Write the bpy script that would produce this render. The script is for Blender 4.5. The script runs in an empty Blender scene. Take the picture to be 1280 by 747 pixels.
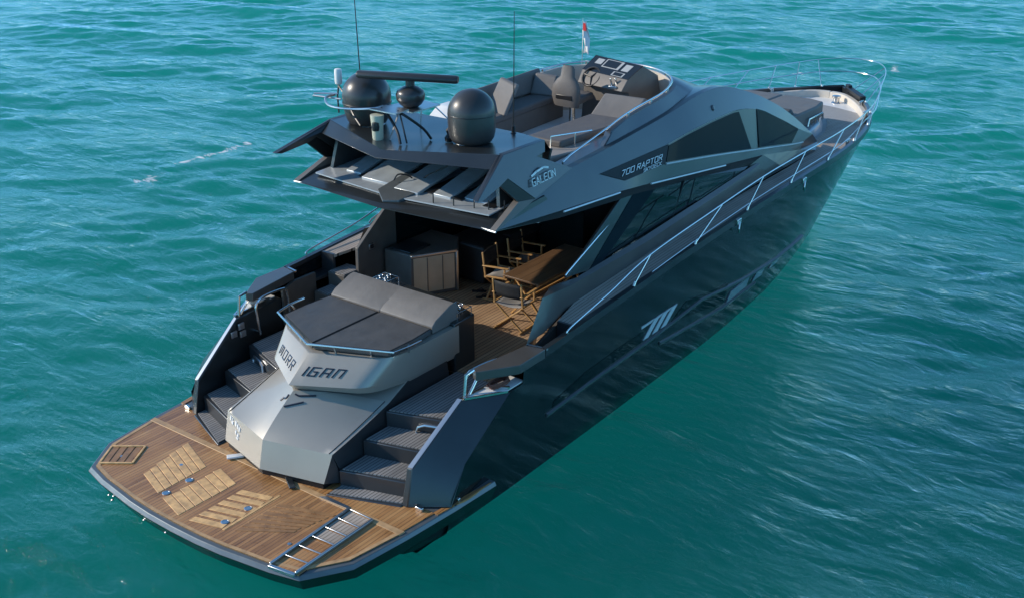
import bpy, bmesh, math, random
import numpy as np
from mathutils import Vector, Matrix
R = math.radians
random.seed(7)
rng = np.random.default_rng(11)
scene = bpy.context.scene
COL = scene.collection

# ------------------------------------------------------------------ camera
cam_d = bpy.data.cameras.new('camera')
cam = bpy.data.objects.new('camera', cam_d)
COL.objects.link(cam)
cam_d.sensor_width = 36.0
cam_d.lens = 40.93
cam_d.clip_end = 20000
yaw, pitch = 0.64044, 0.40194
fw = Vector((math.cos(yaw)*math.cos(pitch), math.sin(yaw)*math.cos(pitch), -math.sin(pitch)))
rt = Vector((math.sin(yaw), -math.cos(yaw), 0))
up = rt.cross(fw)
cm = Matrix((rt, up, -fw)).transposed().to_4x4()
cm.translation = Vector((-9.468, -11.451, 9.2466))
cam.matrix_world = cm
scene.camera = cam

# ------------------------------------------------------------------ light
SUN = Vector((-0.466, 0.773, 0.427)).normalized()
world = bpy.data.worlds.new('World')
scene.world = world
world.use_nodes = True
wn = world.node_tree
for n in list(wn.nodes): wn.nodes.remove(n)
sky = wn.nodes.new('ShaderNodeTexSky')
sky.sky_type = 'NISHITA'
sky.sun_disc = False
sky.sun_elevation = math.asin(SUN.z)
sky.sun_rotation = math.atan2(SUN.x, SUN.y)
sky.air_density = 0.8; sky.dust_density = 0.0; sky.ozone_density = 4.0
bg = wn.nodes.new('ShaderNodeBackground'); bg.inputs[1].default_value = 0.15
wo = wn.nodes.new('ShaderNodeOutputWorld')
tint = wn.nodes.new('ShaderNodeMix'); tint.data_type = 'RGBA'; tint.blend_type = 'MULTIPLY'
tint.inputs[0].default_value = 1.0
stc = wn.nodes.new('ShaderNodeTexCoord'); ssx = wn.nodes.new('ShaderNodeSeparateXYZ'); wn.links.new(stc.outputs['Generated'], ssx.inputs[0])
scr = wn.nodes.new('ShaderNodeValToRGB'); wn.links.new(ssx.outputs['Z'], scr.inputs[0])
scr.color_ramp.elements[0].position = 0.0; scr.color_ramp.elements[0].color = (.36, .66, .86, 1)
scr.color_ramp.elements[1].position = .45; scr.color_ramp.elements[1].color = (.66, .90, .88, 1)
wn.links.new(scr.outputs[0], tint.inputs[7])
wn.links.new(sky.outputs[0], tint.inputs[6]); wn.links.new(tint.outputs[2], bg.inputs[0]); wn.links.new(bg.outputs[0], wo.inputs[0])
sl = bpy.data.lights.new('sun', 'SUN')
sl.energy = 2.5; sl.angle = R(0.6); sl.color = (1.0, 0.90, 0.76)
so = bpy.data.objects.new('sun', sl); COL.objects.link(so)
so.rotation_euler = (-SUN).to_track_quat('-Z', 'Y').to_euler()
so.location = (0, 0, 60)
scene.view_settings.view_transform = 'Standard'
scene.view_settings.look = 'None'
scene.view_settings.exposure = 0.80
scene.view_settings.gamma = 1.0
scene.view_settings.use_curve_mapping = False

# ------------------------------------------------------------------ materials
def mat(name, col, rough=.5, metal=0., coat=0., spec=.5, noise=0., nscale=6., bump=0., bscale=40.):
    m = bpy.data.materials.new(name); m.use_nodes = True
    nt = m.node_tree; b = nt.nodes['Principled BSDF']
    b.inputs['Base Color'].default_value = (*col, 1)
    b.inputs['Roughness'].default_value = rough
    b.inputs['Metallic'].default_value = metal
    b.inputs['Coat Weight'].default_value = coat
    b.inputs['Coat Roughness'].default_value = .06
    b.inputs['Specular IOR Level'].default_value = spec
    tc = nt.nodes.new('ShaderNodeTexCoord')
    if noise > 0:
        nz = nt.nodes.new('ShaderNodeTexNoise'); nz.inputs['Scale'].default_value = nscale
        nz.inputs['Detail'].default_value = 6
        nt.links.new(tc.outputs['Object'], nz.inputs['Vector'])
        mr = nt.nodes.new('ShaderNodeMapRange')
        mr.inputs[1].default_value = .3; mr.inputs[2].default_value = .7
        mr.inputs[3].default_value = 1-noise; mr.inputs[4].default_value = 1+noise
        nt.links.new(nz.outputs['Fac'], mr.inputs[0])
        mx = nt.nodes.new('ShaderNodeMix'); mx.data_type = 'RGBA'; mx.blend_type = 'MULTIPLY'
        mx.inputs[0].default_value = 1.0
        mx.inputs[6].default_value = (*col, 1)
        nt.links.new(mr.outputs[0], mx.inputs[7])
        nt.links.new(mx.outputs[2], b.inputs['Base Color'])
        mr2 = nt.nodes.new('ShaderNodeMapRange')
        mr2.inputs[1].default_value = .3; mr2.inputs[2].default_value = .7
        mr2.inputs[3].default_value = max(.02, rough*(1-noise)); mr2.inputs[4].default_value = min(1, rough*(1+noise))
        nt.links.new(nz.outputs['Fac'], mr2.inputs[0]); nt.links.new(mr2.outputs[0], b.inputs['Roughness'])
    if bump > 0:
        n2 = nt.nodes.new('ShaderNodeTexNoise'); n2.inputs['Scale'].default_value = bscale
        n2.inputs['Detail'].default_value = 4
        nt.links.new(tc.outputs['Object'], n2.inputs['Vector'])
        bp = nt.nodes.new('ShaderNodeBump'); bp.inputs['Strength'].default_value = bump
        bp.inputs['Distance'].default_value = .02
        nt.links.new(n2.outputs['Fac'], bp.inputs['Height']); nt.links.new(bp.outputs[0], b.inputs['Normal'])
    return m

def plank_mat(name, cols, width=.07, caulk=(.02, .015, .012), cw=.10, ang=0., rough=.55, streak=1.0, wet=0.):
    """laid planks along local X (rotated by ang), dark caulking, streaky grain"""
    m = bpy.data.materials.new(name); m.use_nodes = True
    nt = m.node_tree; b = nt.nodes['Principled BSDF']; L = nt.links.new
    tc = nt.nodes.new('ShaderNodeTexCoord')
    mp = nt.nodes.new('ShaderNodeMapping'); mp.inputs['Rotation'].default_value = (0, 0, ang)
    L(tc.outputs['Object'], mp.inputs['Vector'])
    sx = nt.nodes.new('ShaderNodeSeparateXYZ'); L(mp.outputs[0], sx.inputs[0])
    dv = nt.nodes.new('ShaderNodeMath'); dv.operation = 'DIVIDE'; dv.inputs[1].default_value = width
    L(sx.outputs['Y'], dv.inputs[0])
    fr = nt.nodes.new('ShaderNodeMath'); fr.operation = 'FRACT'; L(dv.outputs[0], fr.inputs[0])
    fl = nt.nodes.new('ShaderNodeMath'); fl.operation = 'FLOOR'; L(dv.outputs[0], fl.inputs[0])
    wn_ = nt.nodes.new('ShaderNodeTexWhiteNoise'); wn_.noise_dimensions = '1D'; L(fl.outputs[0], wn_.inputs['W'])
    # grain
    mg = nt.nodes.new('ShaderNodeMapping'); mg.inputs['Scale'].default_value = (1.6, 42, 1)
    L(mp.outputs[0], mg.inputs['Vector'])
    ng = nt.nodes.new('ShaderNodeTexNoise'); ng.inputs['Scale'].default_value = 1.0; ng.inputs['Detail'].default_value = 5
    L(mg.outputs[0], ng.inputs['Vector'])
    nb = nt.nodes.new('ShaderNodeTexNoise'); nb.inputs['Scale'].default_value = 1.7; nb.inputs['Detail'].default_value = 4
    L(tc.outputs['Object'], nb.inputs['Vector'])
    a1 = nt.nodes.new('ShaderNodeMath'); a1.operation = 'MULTIPLY_ADD'; a1.inputs[1].default_value = .55*streak; 
    L(ng.outputs['Fac'], a1.inputs[0])
    a0 = nt.nodes.new('ShaderNodeMath'); a0.operation = 'MULTIPLY_ADD'; a0.inputs[1].default_value = .22; a0.inputs[2].default_value = -.12
    L(wn_.outputs['Value'], a0.inputs[0]); L(a0.outputs[0], a1.inputs[2])
    a2 = nt.nodes.new('ShaderNodeMath'); a2.operation = 'MULTIPLY_ADD'; a2.inputs[1].default_value = .7
    L(nb.outputs['Fac'], a2.inputs[0]); L(a1.outputs[0], a2.inputs[2])
    cr = nt.nodes.new('ShaderNodeValToRGB')
    cr.color_ramp.elements[0].position = .25; cr.color_ramp.elements[0].color = (*cols[0], 1)
    cr.color_ramp.elements[1].position = .95; cr.color_ramp.elements[1].color = (*cols[2], 1)
    e = cr.color_ramp.elements.new(.6); e.color = (*cols[1], 1)
    L(a2.outputs[0], cr.inputs[0])
    lt = nt.nodes.new('ShaderNodeMath'); lt.operation = 'LESS_THAN'; lt.inputs[1].default_value = cw
    L(fr.outputs[0], lt.inputs[0])
    mx = nt.nodes.new('ShaderNodeMix'); mx.data_type = 'RGBA'
    L(lt.outputs[0], mx.inputs[0]); L(cr.outputs[0], mx.inputs[6]); mx.inputs[7].default_value = (*caulk, 1)
    L(mx.outputs[2], b.inputs['Base Color'])
    mr = nt.nodes.new('ShaderNodeMapRange'); mr.inputs[1].default_value = .35; mr.inputs[2].default_value = .65
    mr.inputs[3].default_value = rough*(1-.5*wet); mr.inputs[4].default_value = min(1, rough*1.25)
    L(nb.outputs['Fac'], mr.inputs[0]); L(mr.outputs[0], b.inputs['Roughness'])
    bp = nt.nodes.new('ShaderNodeBump'); bp.inputs['Strength'].default_value = .35; bp.inputs['Distance'].default_value = .004
    inv = nt.nodes.new('ShaderNodeMath'); inv.operation = 'MULTIPLY_ADD'; inv.inputs[1].default_value = -1.0
    L(lt.outputs[0], inv.inputs[0]); L(ng.outputs['Fac'], inv.inputs[2]); L(inv.outputs[0], bp.inputs['Height'])
    L(bp.outputs[0], b.inputs['Normal'])
    return m

M = {}
M['graphite'] = mat('graphite_paint', (.062, .070, .073), .32, .68, .3, noise=.12, nscale=1.3)
M['graphite_d'] = mat('dark_graphite_paint', (.075, .078, .082), .36, .6, .35, noise=.12, nscale=1.3)
M['hull'] = mat('black_hull_gelcoat', (.007, .011, .012), .16, .0, .22, .4, noise=.2, nscale=.7)
M['champ'] = mat('silver_grey_metallic', (.40, .365, .31), .40, .35, .25, noise=.06, nscale=1.1)
M['champ_d'] = mat('shaded_silver_grey', (.20, .195, .185), .34, .75, .3, noise=.08, nscale=1.1)
M['black'] = mat('black_trim', (.012, .012, .013), .4)
M['interior'] = mat('dark_interior', (.022, .02, .019), .5)
M['antifoul'] = mat('black_antifouling', (.012, .014, .015), .6)
M['vinyl'] = mat('taupe_vinyl', (.15, .132, .115), .55, noise=.08, nscale=5, bump=.15, bscale=9)
M['cushion'] = mat('charcoal_cushion', (.080, .079, .077), .62, noise=.12, nscale=3, bump=.7, bscale=3.2)
M['cushion_l'] = mat('grey_taupe_cushion', (.165, .152, .138), .6, noise=.1, nscale=3, bump=.7, bscale=3.2)
M['fly_cush'] = mat('dark_taupe_cushion', (.12, .108, .098), .6, noise=.1, nscale=5, bump=.3, bscale=6)
M['cream'] = mat('cream_gelcoat', (.62, .56, .47), .4, noise=.05)
M['tan'] = mat('tan_panel', (.60, .44, .28), .5, noise=.1, nscale=3)
M['white'] = mat('white_gelcoat', (.74, .73, .70), .35, noise=.04)
M['deckgrey'] = mat('grey_nonskid', (.36, .35, .33), .7, noise=.08, nscale=9, bump=.3, bscale=120)
M['panel'] = mat('dark_lining_panel', (.12, .105, .09), .5, .1, noise=.1)
M['chrome'] = mat('stainless_steel', (.70, .69, .66), .2, 1.0)
M['alu'] = mat('brushed_aluminium', (.55, .56, .57), .32, 1.0)
M['glass'] = mat('dark_tinted_glass', (.004, .010, .011), .03, 0, 0, .25)
M['glass2'] = mat('smoked_glass', (.010, .019, .026), .08, 0, 0, .03)
M['rim'] = mat('grey_rim_paint', (.125, .14, .145), .36, .3, .3, noise=.08)
M['nameback'] = mat('dark_name_band', (.010, .016, .022), .5, .0, 0, .2)
M['bronze'] = mat('bronze_grey_paint', (.12, .113, .104), .36, .45, .4, noise=.1, nscale=2)
M['loungebase'] = mat('warm_grey_gelcoat', (.30, .27, .235), .5)
M['louvre'] = mat('blue_grey_louvre', (.40, .44, .46), .38, .2, .3, noise=.1)
M['porth'] = mat('grey_porthole_glass', (.26, .31, .33), .12, .3, 0, .8)
M['dome'] = mat('dark_radome_plastic', (.050, .048, .046), .36, .2, .25, noise=.1, nscale=3)
M['rubber'] = mat('black_rubber', (.010, .010, .010), .7)
M['wood'] = mat('varnished_light_wood', (.50, .29, .11), .42, noise=.2, nscale=14)
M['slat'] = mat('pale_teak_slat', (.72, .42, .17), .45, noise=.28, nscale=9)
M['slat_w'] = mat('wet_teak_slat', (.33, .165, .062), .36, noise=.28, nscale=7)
M['tablewood'] = plank_mat('table_wood', ((.10, .055, .028), (.16, .09, .045), (.21, .125, .065)), .16, cw=.04, rough=.4)
M['canvas'] = mat('black_canvas', (.020, .021, .022), .8, noise=.15, bump=.3, bscale=60)
M['seatcloth'] = mat('grey_canvas', (.25, .24, .23), .8, noise=.1)
M['teak'] = plank_mat('swim_platform_teak', ((.15, .062, .020), (.42, .20, .070), (.58, .32, .125)), .062, cw=.08, rough=.34, wet=.6)
M['teak_c'] = plank_mat('cockpit_teak', ((.22, .13, .07), (.40, .255, .145), (.52, .36, .22)), .075, cw=.13, rough=.6)
M['teak_g'] = plank_mat('weathered_teak', ((.15, .145, .14), (.24, .23, .22), (.34, .325, .31)), .055, cw=.22, rough=.7, caulk=(.05, .048, .045))
M['teak_w'] = plank_mat('tan_side_teak', ((.28, .22, .17), (.42, .345, .275), (.52, .44, .36)), .06, cw=.12, rough=.6)  # one even tan for both side decks and the ladder treads
M['teakband'] = mat('pale_teak_margin', (.50, .30, .14), .5, noise=.2, nscale=10)
M['rope'] = mat('white_rope', (.70, .67, .60), .8, bump=.5, bscale=90)
M['redrope'] = mat('brown_red_rope', (.20, .07, .045), .8, bump=.5, bscale=90)
M['screen'] = mat('dark_display', (.015, .018, .022), .12)
M['btn'] = mat('grey_switch_panel', (.35, .36, .36), .4)
M['letter'] = mat('pale_silver_lettering', (.66, .70, .72), .35, .3)
M['dkletter'] = mat('dark_blue_lettering', (.018, .026, .045), .3, .2)
M['palegreen'] = mat('pale_translucent_plastic', (.52, .52, .40), .3)
M['red'] = mat('red_cloth', (.55, .03, .03), .8)
M['whitecl'] = mat('white_cloth', (.78, .77, .75), .8)

# ------------------------------------------------------------------ helpers
def mesh_obj(name, verts, faces, m, parent=None, smooth=True, bevel=0., seg=2, angle=32, recalc=True):
    me = bpy.data.meshes.new(name)
    me.from_pydata([tuple(v) for v in verts], [], faces)
    if recalc:
        bm = bmesh.new(); bm.from_mesh(me)
        bmesh.ops.remove_doubles(bm, verts=bm.verts, dist=1e-5)
        bmesh.ops.recalc_face_normals(bm, faces=bm.faces)
        bm.to_mesh(me); bm.free()
    ms = m if isinstance(m, (list, tuple)) else [m]
    for x in ms: me.materials.append(M[x] if isinstance(x, str) else x)
    if smooth:
        for p in me.polygons: p.use_smooth = True
        me.set_sharp_from_angle(angle=R(angle))
    o = bpy.data.objects.new(name, me); COL.objects.link(o)
    if parent: o.parent = parent
    if bevel > 0:
        b = o.modifiers.new('bevel', 'BEVEL'); b.width = bevel; b.segments = seg
        b.limit_method = 'ANGLE'; b.angle_limit = R(28); b.harden_normals = False
    return o

class MB:
    """collects verts / faces for one mesh"""
    def __init__(s): s.v = []; s.f = []
    def add(s, verts, faces):
        k = len(s.v); s.v += [tuple(v) for v in verts]; s.f += [tuple(i+k for i in f) for f in faces]; return s
    def box(s, c, d, rz=0., tilt=None):
        cx, cy, cz = c; a, b, h = d[0]/2, d[1]/2, d[2]/2
        vs = [Vector((x, y, z)) for z in (-h, h) for y in (-b, b) for x in (-a, a)]
        mt = Matrix.Rotation(rz, 3, 'Z')
        if tilt is not None: mt = mt @ tilt
        vs = [mt @ v + Vector(c) for v in vs]
        return s.add(vs, [(0, 2, 3, 1), (4, 5, 7, 6), (0, 1, 5, 4), (2, 6, 7, 3), (0, 4, 6, 2), (1, 3, 7, 5)])
    def bar(s, p, q, w, h=None, upv=(0, 0, 1)):
        h = h or w; p = Vector(p); q = Vector(q); d = (q-p).normalized(); u = Vector(upv)
        sd = d.cross(u)
        if sd.length < 1e-4: sd = d.cross(Vector((1, 0, 0)))
        sd.normalize(); u = sd.cross(d)
        vs = []
        for c in (p, q):
            for a, b in ((-1, -1), (1, -1), (1, 1), (-1, 1)): vs.append(c + sd*a*w/2 + u*b*h/2)
        return s.add(vs, [(0, 1, 2, 3), (7, 6, 5, 4), (0, 4, 5, 1), (1, 5, 6, 2), (2, 6, 7, 3), (3, 7, 4, 0)])
    def tube(s, pts, r, n=8, closed=False, smooth_n=0):
        pts = [Vector(p) for p in pts]
        if smooth_n: pts = spline(pts, smooth_n, closed)
        rings = []; N = len(pts); u = None
        for i, p in enumerate(pts):
            if closed: d = pts[(i+1) % N]-pts[i-1]
            else: d = pts[min(i+1, N-1)]-pts[max(i-1, 0)]
            d.normalize()
            if u is None:
                u = d.cross(Vector((0, 0, 1)))
                if u.length < .05: u = d.cross(Vector((1, 0, 0)))
            u = (u - d*u.dot(d)).normalized(); w = d.cross(u)
            rr = r[i] if isinstance(r, (list, tuple)) else r
            rings.append([p + (u*math.cos(2*math.pi*k/n)+w*math.sin(2*math.pi*k/n))*rr for k in range(n)])
        vs = [v for rg in rings for v in rg]; fs = []
        for i in range(N if closed else N-1):
            j = (i+1) % N
            for k in range(n): fs.append((i*n+k, i*n+(k+1) % n, j*n+(k+1) % n, j*n+k))
        if not closed: fs += [tuple(range(n))[::-1], tuple((N-1)*n+k for k in range(n))]
        return s.add(vs, fs)
    def lathe(s, c, prof, n=40):
        """prof: list of (r, z)"""
        vs = []; fs = []
        for r, z in prof:
            for k in range(n): vs.append((c[0]+r*math.cos(2*math.pi*k/n), c[1]+r*math.sin(2*math.pi*k/n), c[2]+z))
        for i in range(len(prof)-1):
            for k in range(n): fs.append((i*n+k, i*n+(k+1) % n, (i+1)*n+(k+1) % n, (i+1)*n+k))
        fs += [tuple(range(n))[::-1], tuple((len(prof)-1)*n+k for k in range(n))]
        return s.add(vs, fs)
    def prism(s, top, off):
        """polygon (3D pts) extruded by vector off"""
        n = len(top); off = Vector(off)
        vs = [Vector(p) for p in top] + [Vector(p)+off for p in top]
        fs = [tuple(range(n)), tuple(range(2*n-1, n-1, -1))]
        for i in range(n): j = (i+1) % n; fs.append((i, i+n, j+n, j))
        return s.add(vs, fs)
    def loft(s, rings, closed=False, cap=True):
        n = len(rings[0]); vs = [p for r in rings for p in r]; fs = []
        for i in range(len(rings)-1):
            for k in range(n if closed else n-1):
                k2 = (k+1) % n; fs.append((i*n+k, i*n+k2, (i+1)*n+k2, (i+1)*n+k))
        if cap and closed:
            fs += [tuple(range(n))[::-1], tuple((len(rings)-1)*n+k for k in range(n))]
        return s.add(vs, fs)
    def mirror(s):
        k = MB(); k.v = [(x, -y, z) for x, y, z in s.v]; k.f = [f[::-1] for f in s.f]; return k
    def sym(s):
        m = s.mirror(); k = MB(); k.add(s.v, s.f); k.add(m.v, m.f); return k
    def obj(s, name, m, parent=None, **kw): return mesh_obj(name, s.v, s.f, m, parent, **kw)

def both(mb, name, m, parent=None, **kw):
    return mb.obj(name, m, parent, **kw), mb.mirror().obj(name, m, parent, **kw)

def spline(pts, n, closed=False):
    out = []; N = len(pts)
    for i in range(N if closed else N-1):
        if closed: p0, p1, p2, p3 = pts[i-1], pts[i], pts[(i+1) % N], pts[(i+2) % N]
        else: p0, p1, p2, p3 = pts[max(i-1, 0)], pts[i], pts[i+1], pts[min(i+2, N-1)]
        for k in range(n):
            t = k/n
            out.append(.5*((2*p1)+(p2-p0)*t+(2*p0-5*p1+4*p2-p3)*t*t+(3*p1-p0-3*p2+p3)*t**3))
    if not closed: out.append(pts[-1])
    return out

def interp(x, xs, ys): return float(np.interp(x, xs, ys))

def empty(name, loc=(0, 0, 0), rz=0., label=None, cat=None, group=None):
    o = bpy.data.objects.new(name, None); COL.objects.link(o)
    o.location = loc; o.rotation_euler = (0, 0, rz); o.empty_display_size = .2
    tag(o, label, cat, group); return o

def tag(o, label=None, cat=None, group=None, kind=None):
    if label: o['label'] = label
    if cat: o['category'] = cat
    if group: o['group'] = group
    if kind: o['kind'] = kind
    return o

# stroke letters: unit box 0..1 x 0..1.4
GL = {
 'a': [[(0, 0), (.5, 1.4), (1, 0)], [(.22, .45), (.78, .45)]],
 'n': [[(0, 0), (0, 1.4), (1, 0), (1, 1.4)]],
 'M': [[(0, 0), (0, 1.4), (.5, 1.4), (1, 1.4), (1, 0)], [(.5, 1.4), (.5, .3)]],
 'O': [[(0, 0), (0, 1.4), (1, 1.4), (1, 0), (0, 0)]],
 'R': [[(0, 0), (0, 1.4), (1, 1.4), (1, .7), (0, .7)], [(.45, .7), (1, 0)]],
 'I': [[(.4, 0), (.4, 1.4)]],
 'G': [[(1, 1.4), (0, 1.4), (0, 0), (1, 0), (1, .7), (.5, .7)]],
 'A': [[(0, 0), (0, 1.4), (1, 1.4), (1, 0)], [(0, .6), (1, .6)]],
 'N': [[(0, 0), (0, 1.4), (1, 1.4), (1, 0)]],
 'L': [[(0, 1.4), (0, 0), (1, 0)]],
 'E': [[(1, 1.4), (0, 1.4), (0, 0), (1, 0)], [(0, .7), (.85, .7)]],
 '7': [[(0, 1.4), (1, 1.4), (.35, 0)]],
 '0': [[(0, 0), (0, 1.4), (1, 1.4), (1, 0), (0, 0)]],
 'P': [[(0, 0), (0, 1.4), (1, 1.4), (1, .65), (0, .65)]],
 'T': [[(0, 1.4), (1, 1.4)], [(.5, 1.4), (.5, 0)]],
 'S': [[(1, 1.4), (0, 1.4), (0, .75), (1, .65), (1, 0), (0, 0)]],
 'K': [[(0, 0), (0, 1.4)], [(1, 1.4), (.1, .7), (1, 0)]],
 'Y': [[(0, 1.4), (.5, .7), (1, 1.4)], [(.5, .7), (.5, 0)]],
 'D': [[(0, 0), (0, 1.4), (.8, 1.4), (1, 1.2), (1, .2), (.8, 0), (0, 0)]],
 'C': [[(1, 1.4), (0, 1.4), (0, 0), (1, 0)]],
}
def text(mb, s, org, xd, yd, h, w=None, sw=.16, thick=.02, gap=.35, slant=0.):
    """write s from org; h letter height, w letter width (default .75 h)"""
    org = Vector(org); xd = Vector(xd).normalized(); yd = Vector(yd); yd = (yd-xd*yd.dot(xd)).normalized()
    nd = xd.cross(yd).normalized(); w = w or .72*h; x = 0.
    for ch in s:
        if ch == ' ': x += w*.7; continue
        for pl in GL[ch]:
            for a, b in zip(pl[:-1], pl[1:]):
                P = lambda q: org + xd*(x+q[0]*w+slant*q[1]/1.4*h) + yd*(q[1]/1.4*h)
                p, q = P(a), P(b); d = (q-p).normalized()*(sw*h/2)
                mb.bar(p-d, q+d, sw*h, thick, upv=nd)
        x += w*(1+gap) if ch != 'I' else w*(.55+gap*.7)
    return x

def text_quad(mb, s, quad, x0, y0, h, w, sw=.15, thick=.008, gap=.35, off=.004, slant=0.):
    """letters laid on the bilinear quad A(0,0) B(1,0) C(1,1) D(0,1); x0,y0,h,w in metres along the base edges"""
    A, B, C, D = [Vector(q) for q in quad]; W = (B-A).length; H = ((D-A).length+(C-B).length)/2
    t = MB(); text(t, s, (x0, y0, off+thick/2), (1, 0, 0), (0, 1, 0), h, w, sw, thick, gap, slant)
    nn = (B-A).cross(D-A)+(D-C).cross(B-C); nn.normalize()
    out = []
    for x, y, z in t.v:
        u, v = x/W, y/H
        p = A.lerp(B, u).lerp(D.lerp(C, u), v); out.append(tuple(p+nn*z))
    mb.add(out, t.f)
# ------------------------------------------------------------------ WATER
def build_water():
    fx = np.arange(-8, 60, .135); fy = np.arange(-15, 52, .135)
    def ext(a):
        st = .135; lo = []; hi = []
        p = a[0]; d = st
        while p > -6000: d *= 1.12; p -= d; lo.append(p)
        p = a[-1]; d = st
        while p < 6000: d *= 1.12; p += d; hi.append(p)
        return np.concatenate([lo[::-1], a, hi])
    X = ext(fx); Y = ext(fy)
    gx, gy = np.meshgrid(X, Y, indexing='ij')
    Z = np.zeros_like(gx)
    # mean wave travel direction: roughly away from the camera, crests lying across the view
    base = 0.46
    for i in range(70):
        lam = .62*(8.0/.62)**rng.random()
        th = base + rng.normal()*.45
        k = 2*math.pi/lam
        amp = .0085*lam**.72*(.5+rng.random())*.54
        ph = rng.random()*6.283
        a = k*(gx*math.cos(th)+gy*math.sin(th))+ph
        sn = np.sin(a)
        Z += amp*(sn + .35*np.cos(2*a)*-.5)
    # patches: wave height varies slowly from place to place
    pat = np.zeros_like(gx)
    for i in range(8):
        lam = 9+14*rng.random(); th = rng.random()*6.283; k = 2*math.pi/lam
        pat += np.sin(k*(gx*math.cos(th)+gy*math.sin(th))+rng.random()*6.283)
    Z *= np.clip(1+.18*pat, .45, 1.7)
    # calm right in the lee of the hull
    d = np.sqrt(np.maximum(0, np.maximum(-1.5-gx, gx-19))**2 + np.maximum(0, np.abs(gy)-2.4)**2)
    Z *= .35+.65*np.clip(d/4.5, 0, 1)
    far = np.maximum(np.maximum(-8-gx, gx-60), np.maximum(-15-gy, gy-52))
    Z *= np.clip(1-far/30, 0, 1)
    nx, ny = len(X), len(Y)
    co = np.stack([gx, gy, Z], -1).reshape(-1, 3)
    me = bpy.data.meshes.new('sea_water')
    ii, jj = np.meshgrid(np.arange(nx-1), np.arange(ny-1), indexing='ij')
    a = (ii*ny+jj).ravel()
    q = np.stack([a, a+ny, a+ny+1, a+1], -1)
    me.vertices.add(len(co)); me.vertices.foreach_set('co', co.astype(np.float32).ravel())
    me.loops.add(q.size); me.loops.foreach_set('vertex_index', q.astype(np.int32).ravel())
    me.polygons.add(len(q))
    me.polygons.foreach_set('loop_start', (np.arange(len(q))*4).astype(np.int32))
    me.polygons.foreach_set('use_smooth', np.ones(len(q), dtype=bool))
    me.update(calc_edges=True)
    # close the water body: sides and bottom far down
    bm = bmesh.new(); bm.from_mesh(me); bm.verts.ensure_lookup_table()
    loop = [i*ny for i in range(nx)]+[(nx-1)*ny+j for j in range(1, ny)]+[i*ny+ny-1 for i in range(nx-2, -1, -1)]+[j for j in range(ny-2, 0, -1)]
    topv = [bm.verts[i] for i in loop]; lowv = [bm.verts.new((v.co.x, v.co.y, -80.0)) for v in topv]
    for k in range(len(topv)):
        k2 = (k+1) % len(topv); bm.faces.new((topv[k2], topv[k], lowv[k], lowv[k2]))
    bm.faces.new(lowv[::-1]); bm.to_mesh(me); bm.free()
    o = bpy.data.objects.new('sea_water', me); COL.objects.link(o)
    tag(o, 'teal green rippled sea around the moored yacht', 'water', kind='structure')
    m = bpy.data.materials.new('sea_water'); m.use_nodes = True
    nt = m.node_tree; L = nt.links.new
    for n in list(nt.nodes): nt.nodes.remove(n)
    tc = nt.nodes.new('ShaderNodeTexCoord')
    geo = nt.nodes.new('ShaderNodeNewGeometry')
    # fine ripples
    mp = nt.nodes.new('ShaderNodeMapping'); mp.inputs['Rotation'].default_value = (0, 0, -.46)
    mp.inputs['Scale'].default_value = (1.0, .42, 1)
    L(tc.outputs['Object'], mp.inputs['Vector'])
    n2 = nt.nodes.new('ShaderNodeTexNoise'); n2.inputs['Scale'].default_value = 4.4; n2.inputs['Detail'].default_value = 8
    n2.inputs['Roughness'].default_value = .62; n2.inputs['Distortion'].default_value = .5
    L(mp.outputs[0], n2.inputs['Vector'])
    n3 = nt.nodes.new('ShaderNodeTexNoise'); n3.inputs['Scale'].default_value = 1.1; n3.inputs['Detail'].default_value = 4
    n3.inputs['Distortion'].default_value = .7
    L(mp.outputs[0], n3.inputs['Vector'])
    b1 = nt.nodes.new('ShaderNodeBump'); b1.inputs['Strength'].default_value = 1; b1.inputs['Distance'].default_value = .145
    L(n3.outputs['Fac'], b1.inputs['Height'])
    b2 = nt.nodes.new('ShaderNodeBump'); b2.inputs['Strength'].default_value = 1; b2.inputs['Distance'].default_value = .047
    L(n2.outputs['Fac'], b2.inputs['Height']); L(b1.outputs[0], b2.inputs['Normal'])
    dif = nt.nodes.new('ShaderNodeBsdfTransparent')
    # clear sea water: light enters, scatters and is absorbed in the volume below the surface
    vs = nt.nodes.new('ShaderNodeVolumeScatter'); vs.inputs['Color'].default_value = (*SCATTER, 1); vs.inputs['Density'].default_value = 1.0
    va = nt.nodes.new('ShaderNodeVolumeAbsorption'); va.inputs['Color'].default_value = (*[1-a for a in ABSORB], 1); va.inputs['Density'].default_value = 1.0
    vv = nt.nodes.new('ShaderNodeAddShader'); L(vs.outputs[0], vv.inputs[0]); L(va.outputs[0], vv.inputs[1])
    gl = nt.nodes.new('ShaderNodeBsdfGlossy'); gl.inputs['Roughness'].default_value = .045
    gl.inputs['Color'].default_value = (1, 1, 1, 1); L(b2.outputs[0], gl.inputs['Normal'])
    fr = nt.nodes.new('ShaderNodeFresnel'); fr.inputs['IOR'].default_value = 1.34; L(b2.outputs[0], fr.inputs['Normal'])
    mx = nt.nodes.new('ShaderNodeMixShader'); pol = nt.nodes.new('ShaderNodeMath'); pol.operation = 'MULTIPLY'; pol.inputs[1].default_value = 1.0; L(fr.outputs[0], pol.inputs[0]); 
    # seen from below (light on its way into the water) the surface lets everything through
    inv = nt.nodes.new('ShaderNodeMath'); inv.operation = 'SUBTRACT'; inv.inputs[0].default_value = 1.0; L(geo.outputs['Backfacing'], inv.inputs[1])
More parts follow.
